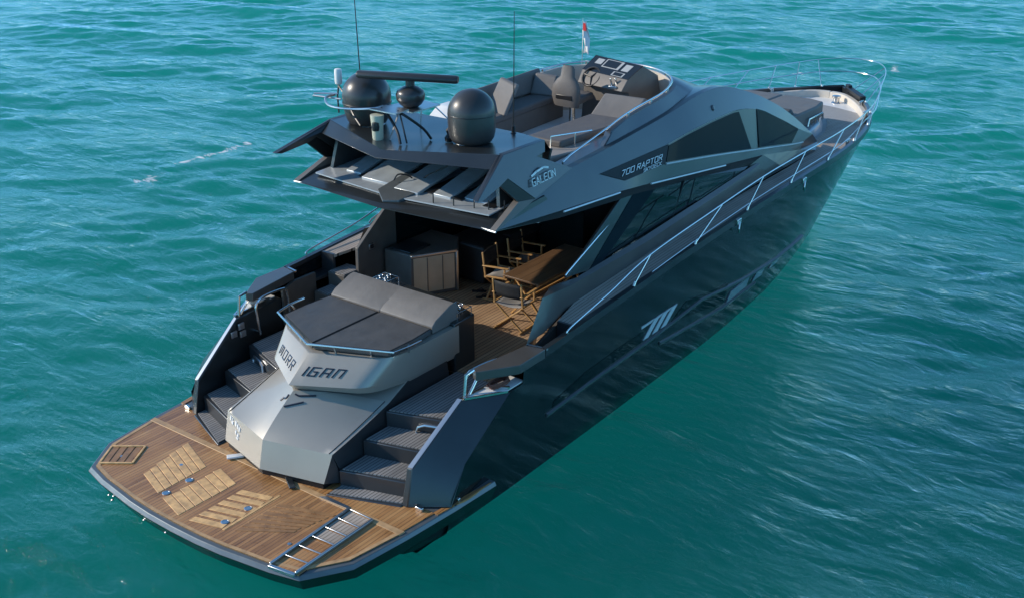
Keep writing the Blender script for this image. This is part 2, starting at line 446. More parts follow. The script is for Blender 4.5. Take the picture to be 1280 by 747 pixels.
    pm = nt.nodes.new('ShaderNodeMath'); pm.operation = 'MULTIPLY'; L(pol.outputs[0], pm.inputs[0]); L(inv.outputs[0], pm.inputs[1]); L(pm.outputs[0], mx.inputs[0]); L(dif.outputs[0], mx.inputs[1]); L(gl.outputs[0], mx.inputs[2])
    # broken foam: a curved streak of old wash on the port side and flecks off the bow
    sx = nt.nodes.new('ShaderNodeSeparateXYZ'); L(tc.outputs['Object'], sx.inputs[0])
    def blob(cx, cy, rx, ry, ang):
        q = nt.nodes.new('ShaderNodeMapping'); q.vector_type = 'TEXTURE'
        q.inputs['Location'].default_value = (cx, cy, 0); q.inputs['Rotation'].default_value = (0, 0, ang)
        q.inputs['Scale'].default_value = (rx, ry, 1)
        L(tc.outputs['Object'], q.inputs['Vector'])
        fl = nt.nodes.new('ShaderNodeVectorMath'); fl.operation = 'MULTIPLY'; fl.inputs[1].default_value = (1, 1, 0)
        L(q.outputs[0], fl.inputs[0])
        ln = nt.nodes.new('ShaderNodeVectorMath'); ln.operation = 'LENGTH'; L(fl.outputs[0], ln.inputs[0])
        mr = nt.nodes.new('ShaderNodeMapRange'); mr.inputs[1].default_value = 1; mr.inputs[2].default_value = 0
        mr.inputs[3].default_value = 0; mr.inputs[4].default_value = 1; L(ln.outputs['Value'], mr.inputs[0]); return mr.outputs[0]
    tot = None
    for b in ((12.4, 14.7, 1.9, .7, .1), (10.4, 14.6, 1.8, .75, -.15), (8.6, 14.3, 1.6, .8, -.35), (15, 14.2, 1.6, .8, .1), (34.5, 3.2, 2.2, .8, .3), (31.5, 5.8, 1.8, .8, .1), (11.6, 8.6, 1.4, .9, .2)):
        v = blob(*b)
        if tot is None: tot = v
        else:
            ad = nt.nodes.new('ShaderNodeMath'); ad.operation = 'ADD'; L(tot, ad.inputs[0]); L(v, ad.inputs[1]); tot = ad.outputs[0]
    nf = nt.nodes.new('ShaderNodeTexNoise'); nf.inputs['Scale'].default_value = 2.6; nf.inputs['Detail'].default_value = 8
    nf.inputs['Roughness'].default_value = .7; nf.inputs['Distortion'].default_value = 1.2
    L(mp.outputs[0], nf.inputs['Vector'])
    ml = nt.nodes.new('ShaderNodeMath'); ml.operation = 'MULTIPLY'; L(nf.outputs['Fac'], ml.inputs[0]); L(tot, ml.inputs[1])
    th = nt.nodes.new('ShaderNodeMapRange'); th.inputs[1].default_value = .40; th.inputs[2].default_value = .56
    L(ml.outputs[0], th.inputs[0])
    foam = nt.nodes.new('ShaderNodeBsdfDiffuse'); foam.inputs['Color'].default_value = (.75, .8, .8, 1)
    mf = nt.nodes.new('ShaderNodeMixShader'); L(th.outputs[0], mf.inputs[0]); L(mx.outputs[0], mf.inputs[1]); L(foam.outputs[0], mf.inputs[2])
    out = nt.nodes.new('ShaderNodeOutputMaterial'); L(mf.outputs[0], out.inputs['Surface']); L(vv.outputs[0], out.inputs['Volume'])
    me.materials.append(m)
SCATTER = (.003, .034, .0275)   # per metre

ABSORB = (.20, .0195, .0275)
build_water()

# ------------------------------------------------------------------ YACHT
yacht = empty('motor_yacht', (0, 0, 0), 0, 'large dark graphite motor yacht lying at anchor with teak stern platform and open flybridge', 'yacht')
Y_ = yacht
def Ys(x):
    t = min(max((x-11.68)/9.19, 0), 1)
    return (2.72+.03*min(max((x-2.5)/3, 0), 1))*(1-t**2.97)
def Zs(x):
    return 1.681+.1035*x-.00381*x*x if x > 3.05 else 1.97
def Yw(x):
    return interp(x, [-1, 0, 2, 5, 9, 11.5, 13, 14.5, 16, 17.3, 18.3, 19.0], [2.5, 2.62, 2.66, 2.64, 2.56, 2.36, 2.14, 1.85, 1.4, .88, .40, 0.02])
# --- hull
xs = [.86, 1.17, 1.7, 2.2, 2.5, 2.56, 3.05, 3.6, 4.5, 5.5, 6.5, 7.5, 8.5, 9.5, 10.5, 11.5, 12.5, 13.5, 14.5, 15.3, 16, 16.7, 17.3, 17.9, 18.4, 18.8, 19.15]
ts = [0, .12, .25, .38, .5, .62, .75, .88, 1]
rings = []
for x in xs:
    zt = interp(x, [.86, 1.17, 2.2, 2.5], [.50, .955, 1.625, 1.64]) if x <= 2.5 else (1.97 if x < 3.1 else Zs(x))
    # stations lean forward towards the bow (raked stem)
    rake = max(0, (x-13)/6.15)**1.6*1.72
    ysheer = Ys(min(20.87, x+rake)) if x > 3 else 2.72
    yw = Yw(x)
    ring = [(x-.35*rake, 0.0, -.95+.5*max(0, (x-12)/7)), (x-.2*rake, yw*.78, -.60+.2*max(0, (x-12)/7)), (x, yw, 0.0)]
    for t in ts[1:]:
        f = t**.85
        ring.append((x+rake*t, yw+(ysheer-yw)*f, zt*t if x > 3 else zt*t))
    rings.append(ring)
hb = MB(); hb.loft(rings)
hb = hb.sym()
# close across the stem and aft
hull = hb.obj('hull', 'hull', Y_, angle=40)
# under-platform hull stern body
sb = MB()
sb.loft([[(.05, 0, .24), (.15, 1.2, .24), (.45, 2.45, .24), (.95, 2.62, .24), (.95, 0, .24)], [(.10, 0, -.1), (.2, 1.2, -.1), (.5, 2.4, -.1), (.95, 2.58, -.1), (.95, 0, -.1)], [(.4, 0, -.85), (.45, 1.0, -.75), (.7, 1.95, -.58), (.95, 2.06, -.58), (.95, 0, -.9)]], closed=True)
sb.sym().obj('stern_body', 'antifoul', Y_, bevel=.03)
# decks inside (sealing surface at gunwale height is the deck itself, below)

def strake(pts, w, name='hull_strake', m='rim'):
    b = MB(); rr = []
    for x, z in pts:
        y = hull_y(x, z)
        rr.append([(x, y-.02, z+.02), (x, y+w, z), (x, y+w*.4, z-.05), (x, y-.02, z-.07)])
    b.loft(rr, closed=True); both(b, name, m, hull)
def hull_y(x, z):
    # invert the raked station model roughly
    xx = x
    for _ in range(12):
        rake = max(0, (xx-13)/6.15)**1.6*1.72
        zt = 1.97 if xx < 3.1 else Zs(xx)
        xx = x-rake*min(1, z/zt)
    rake = max(0, (xx-13)/6.15)**1.6*1.72
    ysheer = Ys(min(20.87, xx+rake)) if xx > 3 else 2.72
    zt = interp(xx, [.86, 1.17, 2.2, 2.5], [.50, .955, 1.625, 1.64]) if xx <= 2.5 else (1.97 if xx < 3.1 else Zs(xx))
    t = min(1, max(0, z/zt)); yw = Yw(xx)
    return yw+(ysheer-yw)*t**.85
def sub(pts, n=6):
    out = []
    for (a, b) in zip(pts[:-1], pts[1:]):
        for k in range(n): t = k/n; out.append((a[0]+(b[0]-a[0])*t, a[1]+(b[1]-a[1])*t))
    out.append(pts[-1]); return out
strake(sub([(3.15, .85), (4.3, .92), (6.2, .96), (8.05, 1.06), (10.1, .82), (11.6, .70), (13.4, .62)]), .035)
strake(sub([(6.55, .75), (9.0, .55), (10.6, .50)]), .03)
# hull glazing: long dark window, three pale panes
def hull_panel(name, poly, m, off=.006, thick=.012):
    """poly: list of (x,z) outline, triangulated as a fan of the bounding strip; follows the hull skin"""
    lo = [p for p in poly]
    b = MB()
    top = [(x, hull_y(x, z)+off, z) for x, z in lo]
    b.prism(top, (0, -thick, 0))
    return both(b, name, m, hull, smooth=False)
hull_panel('hull_window', [(3.30, .90), (3.32, 1.0), (4.2, 1.15), (5.34, 1.20), (5.82, 1.2), (5.92, 1.02), (4.6, .965)], 'glass')
hull_panel('hull_window', [(6.9, 1.02), (7.4, 1.24), (9.1, 1.0), (9.0, .62)], 'glass')
for q in ([(9.15, .57), (9.3, .76), (10.18, .79), (10.1, .60)], [(10.38, .58), (10.55, .74), (10.98, .735), (10.85, .565)], [(11.25, .57), (11.4, .67), (11.85, .65), (11.7, .56)]):
    hull_panel('hull_window', q, 'porth', off=.014, thick=.02)
# slanted bar emblem on the topsides
eb = MB()
for i in range(3):
    x0 = 5.93+.30*i
    q = [(x0, 1.03), (x0+.17, 1.03), (x0+.52, 1.31), (x0+.33, 1.31)]
    eb.prism([(x, hull_y(x, z)+.014, z) for x, z in q], (0, -.02, 0))
    q = [(x0+.20, 1.275), (x0+.34, 1.315), (x0+.12, 1.315) if i else (x0-.09, 1.315), (x0+.10, 1.275) if i else (x0-.09, 1.27)]
    eb.prism([(x, hull_y(x, z)+.012, z) for x, z in q], (0, -.02, 0))
both(eb, 'hull_emblem', 'letter', hull, smooth=False)
# small stainless fairleads with tails under the gunwale
for x in (9.07, 11.94):
    b = MB(); y = Ys(x)
    b.box((x, y+.02, Zs(x)-.05), (.16, .07, .10)); b.tube([(x, y+.05, Zs(x)-.05), (x-.05, y+.07, Zs(x)-.18), (x-.02, y+.06, Zs(x)-.26)], .022, 6)
    both(b, 'fairlead', 'chrome', Y_, bevel=.012)

# --- quarter wings with openings
wb = MB()
i0, i1, i2, i3 = (.49, 2.15, .42), (.61, 2.16, .965), (1.56, 2.27, 1.645), (2.6, 2.36, 1.645)
a0, a1, a2, a3 = (.50, 2.24, .42), (.615, 2.255, .97), (1.57, 2.36, 1.65), (2.6, 2.46, 1.65)
b0, b1, b2 = (.86, 2.722, .42), (1.17, 2.722, .96), (2.2, 2.722, 1.632)
wv = [i0, i1, i2, i3, a0, a1, a2, a3, b0, b1, b2, (2.6, 2.36, .42), (2.6, 2.70, 1.636), (2.6, 2.45, .42)]
wb.add(wv, [(0, 1, 5, 4), (1, 2, 6, 5), (2, 3, 7, 6), (4, 5, 9, 8), (5, 6, 10, 9), (6, 7, 12, 10), (0, 11, 3, 2, 1), (3, 11, 13, 12, 7), (0, 4, 8, 13, 11)])
wings = both(wb, 'quarter_wing', 'graphite', Y_, bevel=.012)
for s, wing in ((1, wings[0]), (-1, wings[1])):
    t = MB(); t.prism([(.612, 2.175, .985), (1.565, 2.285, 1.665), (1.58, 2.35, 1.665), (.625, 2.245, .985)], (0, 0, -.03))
    (t if s > 0 else t.mirror()).obj('sunlit_edge', 'alu', wing)  # bright metal strip added to stand in for sunlight on the slope's top edge
# bulwark cap over the opening
cb = MB()
cap = [(1.87, 2.37, 1.97), (1.93, 2.27, 1.97), (2.98, 2.42, 1.98), (3.04, 2.735, 1.98), (2.42, 2.735, 1.97)]
cb.prism(cap, (0, 0, -.14))
both(cb, 'bulwark_cap', 'bronze', Y_, bevel=.008)
cb = MB(); cb.prism([(3.0, 2.42, 1.982), (3.06, 2.74, 1.982), (3.10, 2.74, 1.982), (3.04, 2.42, 1.982)], (0, 0, -.03))
both(cb, 'cap_joint', 'alu', Y_)
# fairlead tray and posts inside the opening
for s, wing in ((1, wings[0]), (-1, wings[1])):
    t = MB(); t.prism([(1.62, 2.37, 1.672), (2.55, 2.46, 1.672), (2.55, 2.70, 1.672), (2.16, 2.70, 1.672)], (0, 0, -.02))
    (t if s > 0 else t.mirror()).obj('fairlead_tray', 'white', wing)
    t = MB(); t.tube([(1.66, 2.33, 1.65), (1.70, 2.33, 1.98), (1.86, 2.34, 2.0)], .024, 8); t.tube([(1.72, 2.36, 1.66), (1.9, 2.36, 1.84)], .02, 8)
    t.bar((2.02, 2.40, 1.69), (2.22, 2.70, 1.69), .05, .03)
    t.bar((1.6, 2.365, 1.67), (2.42, 2.45, 1.67), .025, .03); t.bar((1.6, 2.38, 1.67), (2.16, 2.71, 1.655), .025, .03)
    (t if s > 0 else t.mirror()).obj('fairlead_frame', 'chrome', wing)
# gate rails on the inner faces, small vent grilles on port
g = MB(); g.tube([(1.93, 2.17, 1.28), (1.90, 2.17, 1.62), (1.90, 2.17, 1.80), (2.05, 2.18, 1.89), (2.55, 2.22, 1.86), (2.64, 2.24, 1.74), (2.66, 2.24, 1.36)], .022, 8, smooth_n=4)
g.tube([(1.97, 2.2, 1.3), (1.97, 2.3, 1.3)], .02, 6)
both(g, 'gate_rail', 'chrome', Y_)
for x, z in ((1.44, 1.44), (1.60, 1.53), (1.62, 1.39)):
    g = MB(); g.box((x, 2.225, z), (.12, .03, .105))
    for k in range(4): g.box((x, 2.207, z-.04+.026*k), (.10, .012, .011))
    g.obj('vent_grille', 'alu', Y_, bevel=.006)

# --- swim platform
po = [(-1.70, 0), (-1.69, .5), (-1.655, .95), (-1.54, 1.74), (-1.435, 2.17), (-.865, 2.545), (0, 2.66), (.9, 2.74), (1.77, 2.79)]
full = [(x, y) for x, y in po] + [(1.77, -2.79)] + [(x, -y) for x, y in po[::-1][1:-1]]
pb = MB()
top = [(x+(.015 if x < -.8 else 0), y*.995, .41) for x, y in full]; mid = [(x-.025 if x < -.8 else x, y*1.006, .345) for x, y in full]; bot = [(x+(.09 if x < -.8 else 0), y*.975, .13) for x, y in full]
pb.loft([top, mid], closed=True)
plat = pb.obj('swim_platform', 'rim', Y_, bevel=.008)
pb = MB(); pb.loft([[(p[0]*.999, p[1]*.999, .343) for p in mid], bot], closed=True); pb.obj('platform_skirt', 'hull', plat)
ti = [(-1.615, 0), (-1.605, .5), (-1.575, .93), (-1.475, 1.69), (-1.375, 2.10), (-.845, 2.45), (-.05, 2.575)]
tb = MB(); tb.prism([(x, y, .424) for x, y in ti] + [(x, -y, .424) for x, y in ti[::-1][:-1]], (0, 0, -.03))
tb.obj('teak_deck', 'teak', plat, smooth=False)
tb = MB(); tb.prism([(.05, 2.56, .424), (.62, 2.62, .424), (.62, -2.62, .424), (.05, -2.56, .424)], (0, 0, -.03))
tb.obj('teak_deck', 'teak', plat, smooth=False)
for s in (1, -1):
    tb = MB(); tb.prism([(.62, s*2.60, .424), (1.35, s*2.70, .424), (1.7, s*2.76, .424), (1.2, s*2.76, .424), (.62, s*2.68, .424)], (0, 0, -.03))
    tb.obj('teak_deck', 'teak', plat, smooth=False)
tb = MB()
tb.prism([(-.05, 2.585, .432), (.05, 2.60, .432), (.05, -2.60, .432), (-.05, -2.585, .432)], (0, 0, -.04))
tb.obj('joint_strip', 'teakband', plat, bevel=.006)
tm = MB()
for s in (1, -1):
    pp = [(x, y*s, .429) for x, y in ti]
    qq = [(x+.045, y*.98*s, .429) for x, y in ti]
    for i in range(len(ti)-1): tm.prism([pp[i], pp[i+1], qq[i+1], qq[i]], (0, 0, -.02))
tm.obj('teak_margin', 'teakband', plat, smooth=False)
# slatted backrests folded into the deck
def slats(ends, n, gap, m, name='slat_panel', z=.430, skip=()):
    """ends: four corners A0 (first slat, inner) A1 (first, outer) B0 (last inner) B1 (last outer)"""
    A0, A1, B0, B1 = [Vector((x, y, z)) for x, y in ends]
    b = MB()
    for i in range(n):
        if i in skip: continue
        for t0, t1 in ((i/n, (i+1-gap)/n),):
            p = [A0.lerp(B0, t0), A1.lerp(B1, t0), A1.lerp(B1, t1), A0.lerp(B0, t1)]
            j = random.uniform(-.02, .02); d = (A1-A0).normalized()
            p[1] = p[1]+d*j; p[2] = p[2]+d*(j-.02)
            b.prism(p, (0, 0, -.022))
    return b.obj(name, m, plat, bevel=.004, seg=2)
slats([(-1.30, .78), (-1.10, 1.37), (-.42, .80), (-.12, 1.60)], 7, .12, 'slat')
slats([(-1.485, .11), (-1.34, .63), (-.47, .10), (-.33, .60)], 7, .10, 'slat')
slats([(-1.475, -.10), (-1.33, -.62), (-.49, -.09), (-.34, -.60)], 6, .34, 'slat')
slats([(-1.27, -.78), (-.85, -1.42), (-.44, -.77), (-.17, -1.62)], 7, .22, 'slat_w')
bf = MB()
for a, b in (((-1.35, -.64), (-.33, -.62)),): bf.bar((*a, .420), (*b, .420), .04, .018)
bf.obj('slat_rail', 'slat', plat)
for x, y in ((-.82, .70), (-1.23, .69), (-.81, -.52), (-1.215, -.52)):
    b = MB(); b.lathe((x, y, .424), [(.058, 0), (.058, .008), (.045, .013), (.045, .009), (.001, .009)], 20); b.obj('deck_fitting', 'alu', plat)
for x, y in ((-.99, 2.03), (-1.10, 1.86), (-1.05, -1.58), (-.62, 1.13)):
    b = MB(); b.lathe((x, y, .424), [(.028, 0), (.028, .007), (.001, .009)], 16); b.obj('deck_fitting', 'alu', plat)
hb_ = MB()
hq = [(-1.30, 2.12), (-.90, 2.38), (-.60, 1.98), (-1.02, 1.73)]
for i in (0, 1, 2, 3):
    p, q = hq[i], hq[(i+1) % 4]; hb_.bar((*p, .434), (*q, .434), .035, .02)
hb_.obj('hatch_frame', 'slat', plat, bevel=.006)
hb_ = MB()
for k in range(4):
    t0 = .06+.23*k; t1 = t0+.18
    L_ = lambda a, b, t: (a[0]+(b[0]-a[0])*t, a[1]+(b[1]-a[1])*t, .4325)
    hb_.prism([L_(hq[0], hq[3], t0), L_(hq[1], hq[2], t0), L_(hq[1], hq[2], t1), L_(hq[0], hq[3], t1)], (0, 0, -.02))
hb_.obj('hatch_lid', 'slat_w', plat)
# boarding ladder lying in its recess
lb = MB()
lb.prism([(-1.50, -1.69, .4275), (-.02, -1.63, .4275), (-.02, -2.12, .4275), (-1.44, -2.17, .4275)], (0, 0, -.02))
ladrec = lb.obj('ladder_panel', 'teak', plat, smooth=False)
lb = MB()
P0, P1, P2, P3 = Vector((-1.52, -1.73, .45)), Vector((-.02, -1.65, .45)), Vector((-1.46, -2.13, .45)), Vector((-.02, -2.09, .45))
lb.bar(P0, P1, .035, .04); lb.bar(P2, P3, .035, .04); lb.bar(P0+Vector((-.02, 0, -.02)), P2+Vector((-.02, 0, -.02)), .05, .05)
for k in range(1, 7):
    t = k/6.0; lb.bar(P0.lerp(P1, t), P2.lerp(P3, t), .02, .02)
lb.obj('boarding_ladder', 'alu', plat, bevel=.006)
lw = MB()
for k in (3, 4, 5):
    t0 = k/6+.012; t1 = (k+1)/6-.012
    lw.prism([P0.lerp(P1, t0)+Vector((0, -.03, -.013)), P0.lerp(P1, t1)+Vector((0, -.03, -.013)), P2.lerp(P3, t1)+Vector((0, .03, -.013)), P2.lerp(P3, t0)+Vector((0, .03, -.013))], (0, 0, -.008))
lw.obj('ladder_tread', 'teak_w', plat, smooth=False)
lw = MB(); lw.prism([(-.02, -1.62, .4455), (.03, -1.62, .4455), (.03, -1.18, .4455), (-.04, -1.10, .4455)], (0, 0, -.02)); lw.obj('joint_plate', 'alu', plat)
# underwater light clusters on the aft face
for x, y in ((-1.60, 1.50), (-1.645, .72), (-1.655, .24)):
    for dy, dz in ((-.05, .02), (.06, .0), (0, -.06)):
        b = MB(); b.lathe((x+.035, y+dy, .24+dz), [(.010, -.010), (.022, 0), (.010, .010)], 12)
        b.obj('stern_light', 'alu', plat)
# davit foot & gap plate
b = MB(); b.box((.02, .62, .455), (.10, .34, .03), .9); b.obj('step_plate', 'white', plat, bevel=.008)
b = MB(); b.box((.03, -.42, .45), (.09, .55, .03), -.55); b.obj('step_plate', 'graphite', plat, bevel=.008)
b = MB(); b.box((1.05, 2.69, .44), (.05, .05, .06)); b.box((.55, 2.42, .45), (.05, .12, .06)); both(b, 'hinge_fitting', 'chrome', plat, bevel=.01)

# --- stern garage moulding
gb = MB()
half = {
 'v0': (-.125, 0, .53), 'p0': (.13, 1.03, .53), 's0': (.55, 1.12, .45), 's0b': (2.7, 1.12, .45),
 'v1': (-.02, 0, .957), 'p1': (.274, 1.084, .95),
 'v2': (.62, 0, 1.465), 'q2': (1.14, .98, 1.40), 'e1': (1.21, 1.09, 1.17), 'e2': (1.86, 1.12, 1.40), 'e3': (2.7, 1.13, 1.52),
}
def curve(a, b, c, n):  # quadratic bezier-ish through control
    a, b, c = Vector(a), Vector(b), Vector(c)
    return [(1-t)**2*a+2*t*(1-t)*b+t*t*c for t in [i/n for i in range(n+1)]]
n_ = 8
# hood as a grid: rows run from bumper edge up to shelf, columns from ridge to side edge
ridge = curve((-.02, 0, .957), (.20, 0, 1.18), (.62, 0, 1.47), n_)
side = curve((.274, 1.084, .95), (.75, 1.10, 1.06), (1.45, 1.10, 1.27), n_)
grid = []
for i in range(n_+1):
    row = []
    for j in range(7):
        t = j/6; p = ridge[i].lerp(side[i], t)
        p.z += .05*math.sin(math.pi*t)*(i/n_)
        row.append(tuple(p))
    grid.append(row)
gb.loft(grid)
# continue: shelf under the name box back to the bulkhead
last = grid[-1]
shelf = [tuple(Vector(last[j]).lerp(Vector((2.0+.0*j, 1.12*j/6, 1.55)), 1.0)) for j in range(7)]
gb.loft([last, shelf])
# bumper
gb.add([half['v0'], half['p0'], half['p1'], half['v1']], [(0, 1, 2, 3)])
gb.sym().obj('garage_door', 'champ', Y_, angle=11)
gs = MB()
sd = [tuple(p) for p in side]
base = [(p[0]*1.0+.02, 1.09, .45) for p in sd]
gs.loft([sd, [(max(p[0], .3)+.15, 1.13, .45) for p in sd]])
gs.add([half['p0'], half['p1'], (.42, 1.12, .45)], [(0, 1, 2)])
gs.add([sd[-1], (2.0, 1.12, 1.55), (2.7, 1.13, 1.60), (2.9, 1.13, .45), (max(sd[-1][0], .3)+.15, 1.13, .45)], [(0, 1, 2, 3, 4)])
both(gs, 'garage_side', 'graphite_d', Y_, angle=20)
b = MB(); b.prism([(-.08, 0, .53), (.15, .99, .53), (1.2, .99, .53), (1.2, 0, .53)], (0, 0, -.11)); b.sym().obj('garage_sill', 'black', Y_)
# name box
nb = MB()
N0, N1, N2 = (.543, 0, 1.594), (1.12, .98, 1.585), (1.95, 1.16, 1.55)
T0, T1, T2, T3 = (1.0, 0, 1.945), (1.50, 1.13, 1.945), (2.5, 1.15, 1.945), (3.0, 1.15, 1.95)
U0, U1, U2 = (.66, 0, 1.49), (1.22, .95, 1.45), (1.9, 1.12, 1.45)
def corner(a, b_, c, r0, r1, n=7):
    a, b_, c = Vector(a), Vector(b_), Vector(c); p, q = b_.lerp(a, r0), b_.lerp(c, r1)
    return [a.lerp(p, k/5) for k in range(5)]+[(1-t)**2*p+2*t*(1-t)*b_+t*t*q for t in [k/n for k in range(n+1)]]+[c]
bots = corner(N0, N1, N2, .22, .45)+[Vector((3.0, 1.15, 1.5))]
tops = corner(T0, T1, T2, .22, .45)+[Vector(T3)]
mids = [a.lerp(b_, .93)+Vector((0, 0, .012)) for a, b_ in zip(bots, tops)]
und = corner(U0, U1, U2, .22, .45)+[Vector((3.0, 1.12, 1.42))]
nb.loft([[tuple(p) for p in und], [tuple(p) for p in bots], [tuple(p) for p in mids], [tuple(p) for p in tops], [(min(3.0, p.x+.06), p.y*.93, p.z+.004) for p in tops]])
nb.add([tuple(p) for p in tops]+[(3.0, 0, 1.95)], [tuple(range(len(tops)+1))])
nbs = nb.sym(); namebox = nbs.obj('name_panel', 'champ', Y_, bevel=.0, angle=30)
lp = MB(); text_quad(lp, 'MORR', [(1.12, .98, 1.585), N0, T0, (1.50, 1.13, 1.945)], .30, .15, .14, .10, sw=.12, gap=.80, slant=.15)
lp.obj('nameplate_letters', 'dkletter', namebox, smooth=False)
lp = MB(); text_quad(lp, 'IGAN', [N0, (1.12, -.98, 1.585), (1.50, -1.13, 1.945), T0], .06, .17, .14, .105, sw=.12, gap=.72, slant=.15)
lp.obj('nameplate_letters', 'dkletter', namebox, smooth=False)
for s in (1, -1):
    b = MB(); b.tube([tuple(Vector((p_.x, p_.y*s, p_.z+.004))) for p_ in [Vector(grid[i][5]).lerp(Vector(grid[i][6]), .72) for i in range(n_+1)]], .006, 6); b.obj('hood_seam', 'rubber', Y_)
# emblem on the hood ridge and small port letters on the bumper
em = MB()
def hood_pt(u, v, s): # u 0..1 up the hood, v 0..1 across to side s
    i = u*n_; i0_ = min(int(i), n_-1); f = i-i0_; j = v*6; j0 = min(int(j), 5); g_ = j-j0
    q = lambda a, b_: Vector(grid[a][b_])
    p = (q(i0_, j0)*(1-f)+q(i0_+1, j0)*f)*(1-g_)+(q(i0_, j0+1)*(1-f)+q(i0_+1, j0+1)*f)*g_
    return Vector((p.x, p.y*s, p.z+.012))
for a, b_, s in (((.80, .10), (.72, .14), 1), ((.90, .03), (.84, .03), 1), ((.84, .03), (.80, .07), 1), ((.93, .05), (.90, .10), -1), ((.90, .10), (.92, .28), -1), ((.70, .02), (.80, .20), -1)):
    em.bar(hood_pt(*a, s), hood_pt(*b_, s), .022, .012, upv=(-.5, 0, .8))
em.obj('hood_emblem', 'dkletter', Y_, smooth=False)
A, B = Vector(half['p0']), Vector(half['v0']); A1_, B1_ = Vector(half['p1']), Vector(half['v1'])
def bump_pt(u, v): return (A.lerp(B, u)).lerp(A1_.lerp(B1_, u), v) + Vector((-.008, .004, .0))
for u0, v0, du, dv in ((.10, .80, .03, .14), (.15, .72, .04, .10), (.16, .86, .02, .05), (.25, .74, .035, .16), (.31, .70, .03, .14), (.36, .66, .03, .13)):
    pl = MB(); pl.prism([bump_pt(u0, v0), bump_pt(u0+du, v0-.03), bump_pt(u0+du, v0+dv-.03), bump_pt(u0, v0+dv)], (.012, -.006, 0)); pl.obj('registry_mark', 'white', Y_, smooth=False)
for u0, v0, du, dv in ((.27, .50, .03, .10), (.33, .46, .035, .09), (.31, .36, .05, .06)):
    pl = MB(); pl.prism([bump_pt(u0, v0), bump_pt(u0+du, v0-.03), bump_pt(u0+du, v0+dv-.03), bump_pt(u0, v0+dv)], (.012, -.006, 0)); pl.obj('registry_mark', 'white', Y_, smooth=False)
# cushion, backrest, bar top
so_ = [(1.05, 0), (1.52, 1.09), (2.48, 1.08)]
cu = MB()
for s in (1, -1):
    pts = [(1.05, .006*s), (1.52, 1.09*s), (2.02, 1.10*s), (2.47, 1.06*s), (2.47, .006*s)]
    cu.prism([(x, y, 2.062) for x, y in pts], (0, 0, -.10))
cu.obj('sunpad_cushion', 'cushion', Y_, bevel=.028, seg=3)
pp_ = MB()
for s in (1, -1):
    pts = [(1.05, .006*s), (1.52, 1.09*s), (2.02, 1.10*s), (2.47, 1.06*s), (2.47, .006*s)]
    c_ = Vector((1.9, .55*s, 0)); pp_.tube([tuple(Vector((x, y, 2.058)).lerp(Vector((c_.x, c_.y, 2.058)), .018)) for x, y in pts], .007, 6, closed=True)
pp_.obj('cushion_piping', 'rubber', Y_)
bk = MB()
ring = lambda y, sh: [(2.50+sh, y, 1.96), (2.495+sh, y, 2.075), (2.58+sh, y, 2.145), (2.92, y, 2.275), (3.02, y, 2.29), (3.10, y, 2.24), (3.12, y, 1.96)]
bk.loft([ring(1.055, 0), ring(.6, 0), ring(.02, 0), ring(.0, .012), ring(-.02, 0), ring(-.6, 0), ring(-1.055, 0)], closed=True)
bk.obj('sunpad_backrest', 'cushion_l', Y_, bevel=.02, seg=3)
bx = MB(); bx.prism([(2.9, 1.15, 2.0), (3.70, 1.05, 2.0), (3.62, -.45, 2.0), (3.40, -1.14, 2.0), (2.9, -1.15, 2.0)], (0, 0, -.82))
bx.obj('cockpit_bar', 'graphite', Y_, bevel=.02)
sr = MB(); rail_pts = [(2.05, 1.20, 2.12), (1.75, 1.22, 2.10), (1.49, 1.19, 2.08), (.95, 0, 2.085), (1.50, -1.19, 2.08), (1.78, -1.21, 2.07), (2.08, -1.19, 2.05)]
sr.tube(rail_pts, .018, 10)
for p in ((1.36, .88), (1.13, .38), (1.12, -.37), (1.36, -.86), (1.80, -1.20), (1.80, 1.21)):
    sr.tube([(p[0], p[1], 2.085), (p[0]+.06, p[1]*.95, 1.93)], .014, 8)
sr.obj('sunpad_rail', 'chrome', Y_)
# cup holders with chrome rings
for cx, cy in ((3.12, -1.0), (3.36, .72)):
    b = MB()
    for k, (dx, dy) in enumerate(((0, 0), (.12, .05), (.24, .10), (.03, .14), (.15, .19))):
        pts = [(cx+dx+.036*math.cos(a), cy+dy+.036*math.sin(a), 2.10) for a in [2*math.pi*i/12 for i in range(12)]]
        b.tube(pts, .007, 6, closed=True)
        b.tube([(cx+dx+.036, cy+dy, 2.03), (cx+dx+.036, cy+dy, 2.10)], .006, 6); b.tube([(cx+dx-.036, cy+dy, 2.03), (cx+dx-.036, cy+dy, 2.10)], .006, 6)
    x1, y1 = cx+.30, cy+.24
    b.tube([(cx-.05, cy-.06, 2.09), (x1, cy-.06, 2.09), (x1, y1, 2.09), (cx-.05, y1, 2.09)], .010, 6, closed=True)
    for px_, py_ in ((cx-.05, cy-.06), (x1, cy-.06), (x1, y1), (cx-.05, y1)): b.tube([(px_, py_, 2.0), (px_, py_, 2.09)], .009, 6)
    b.obj('cup_holder', 'chrome', Y_)

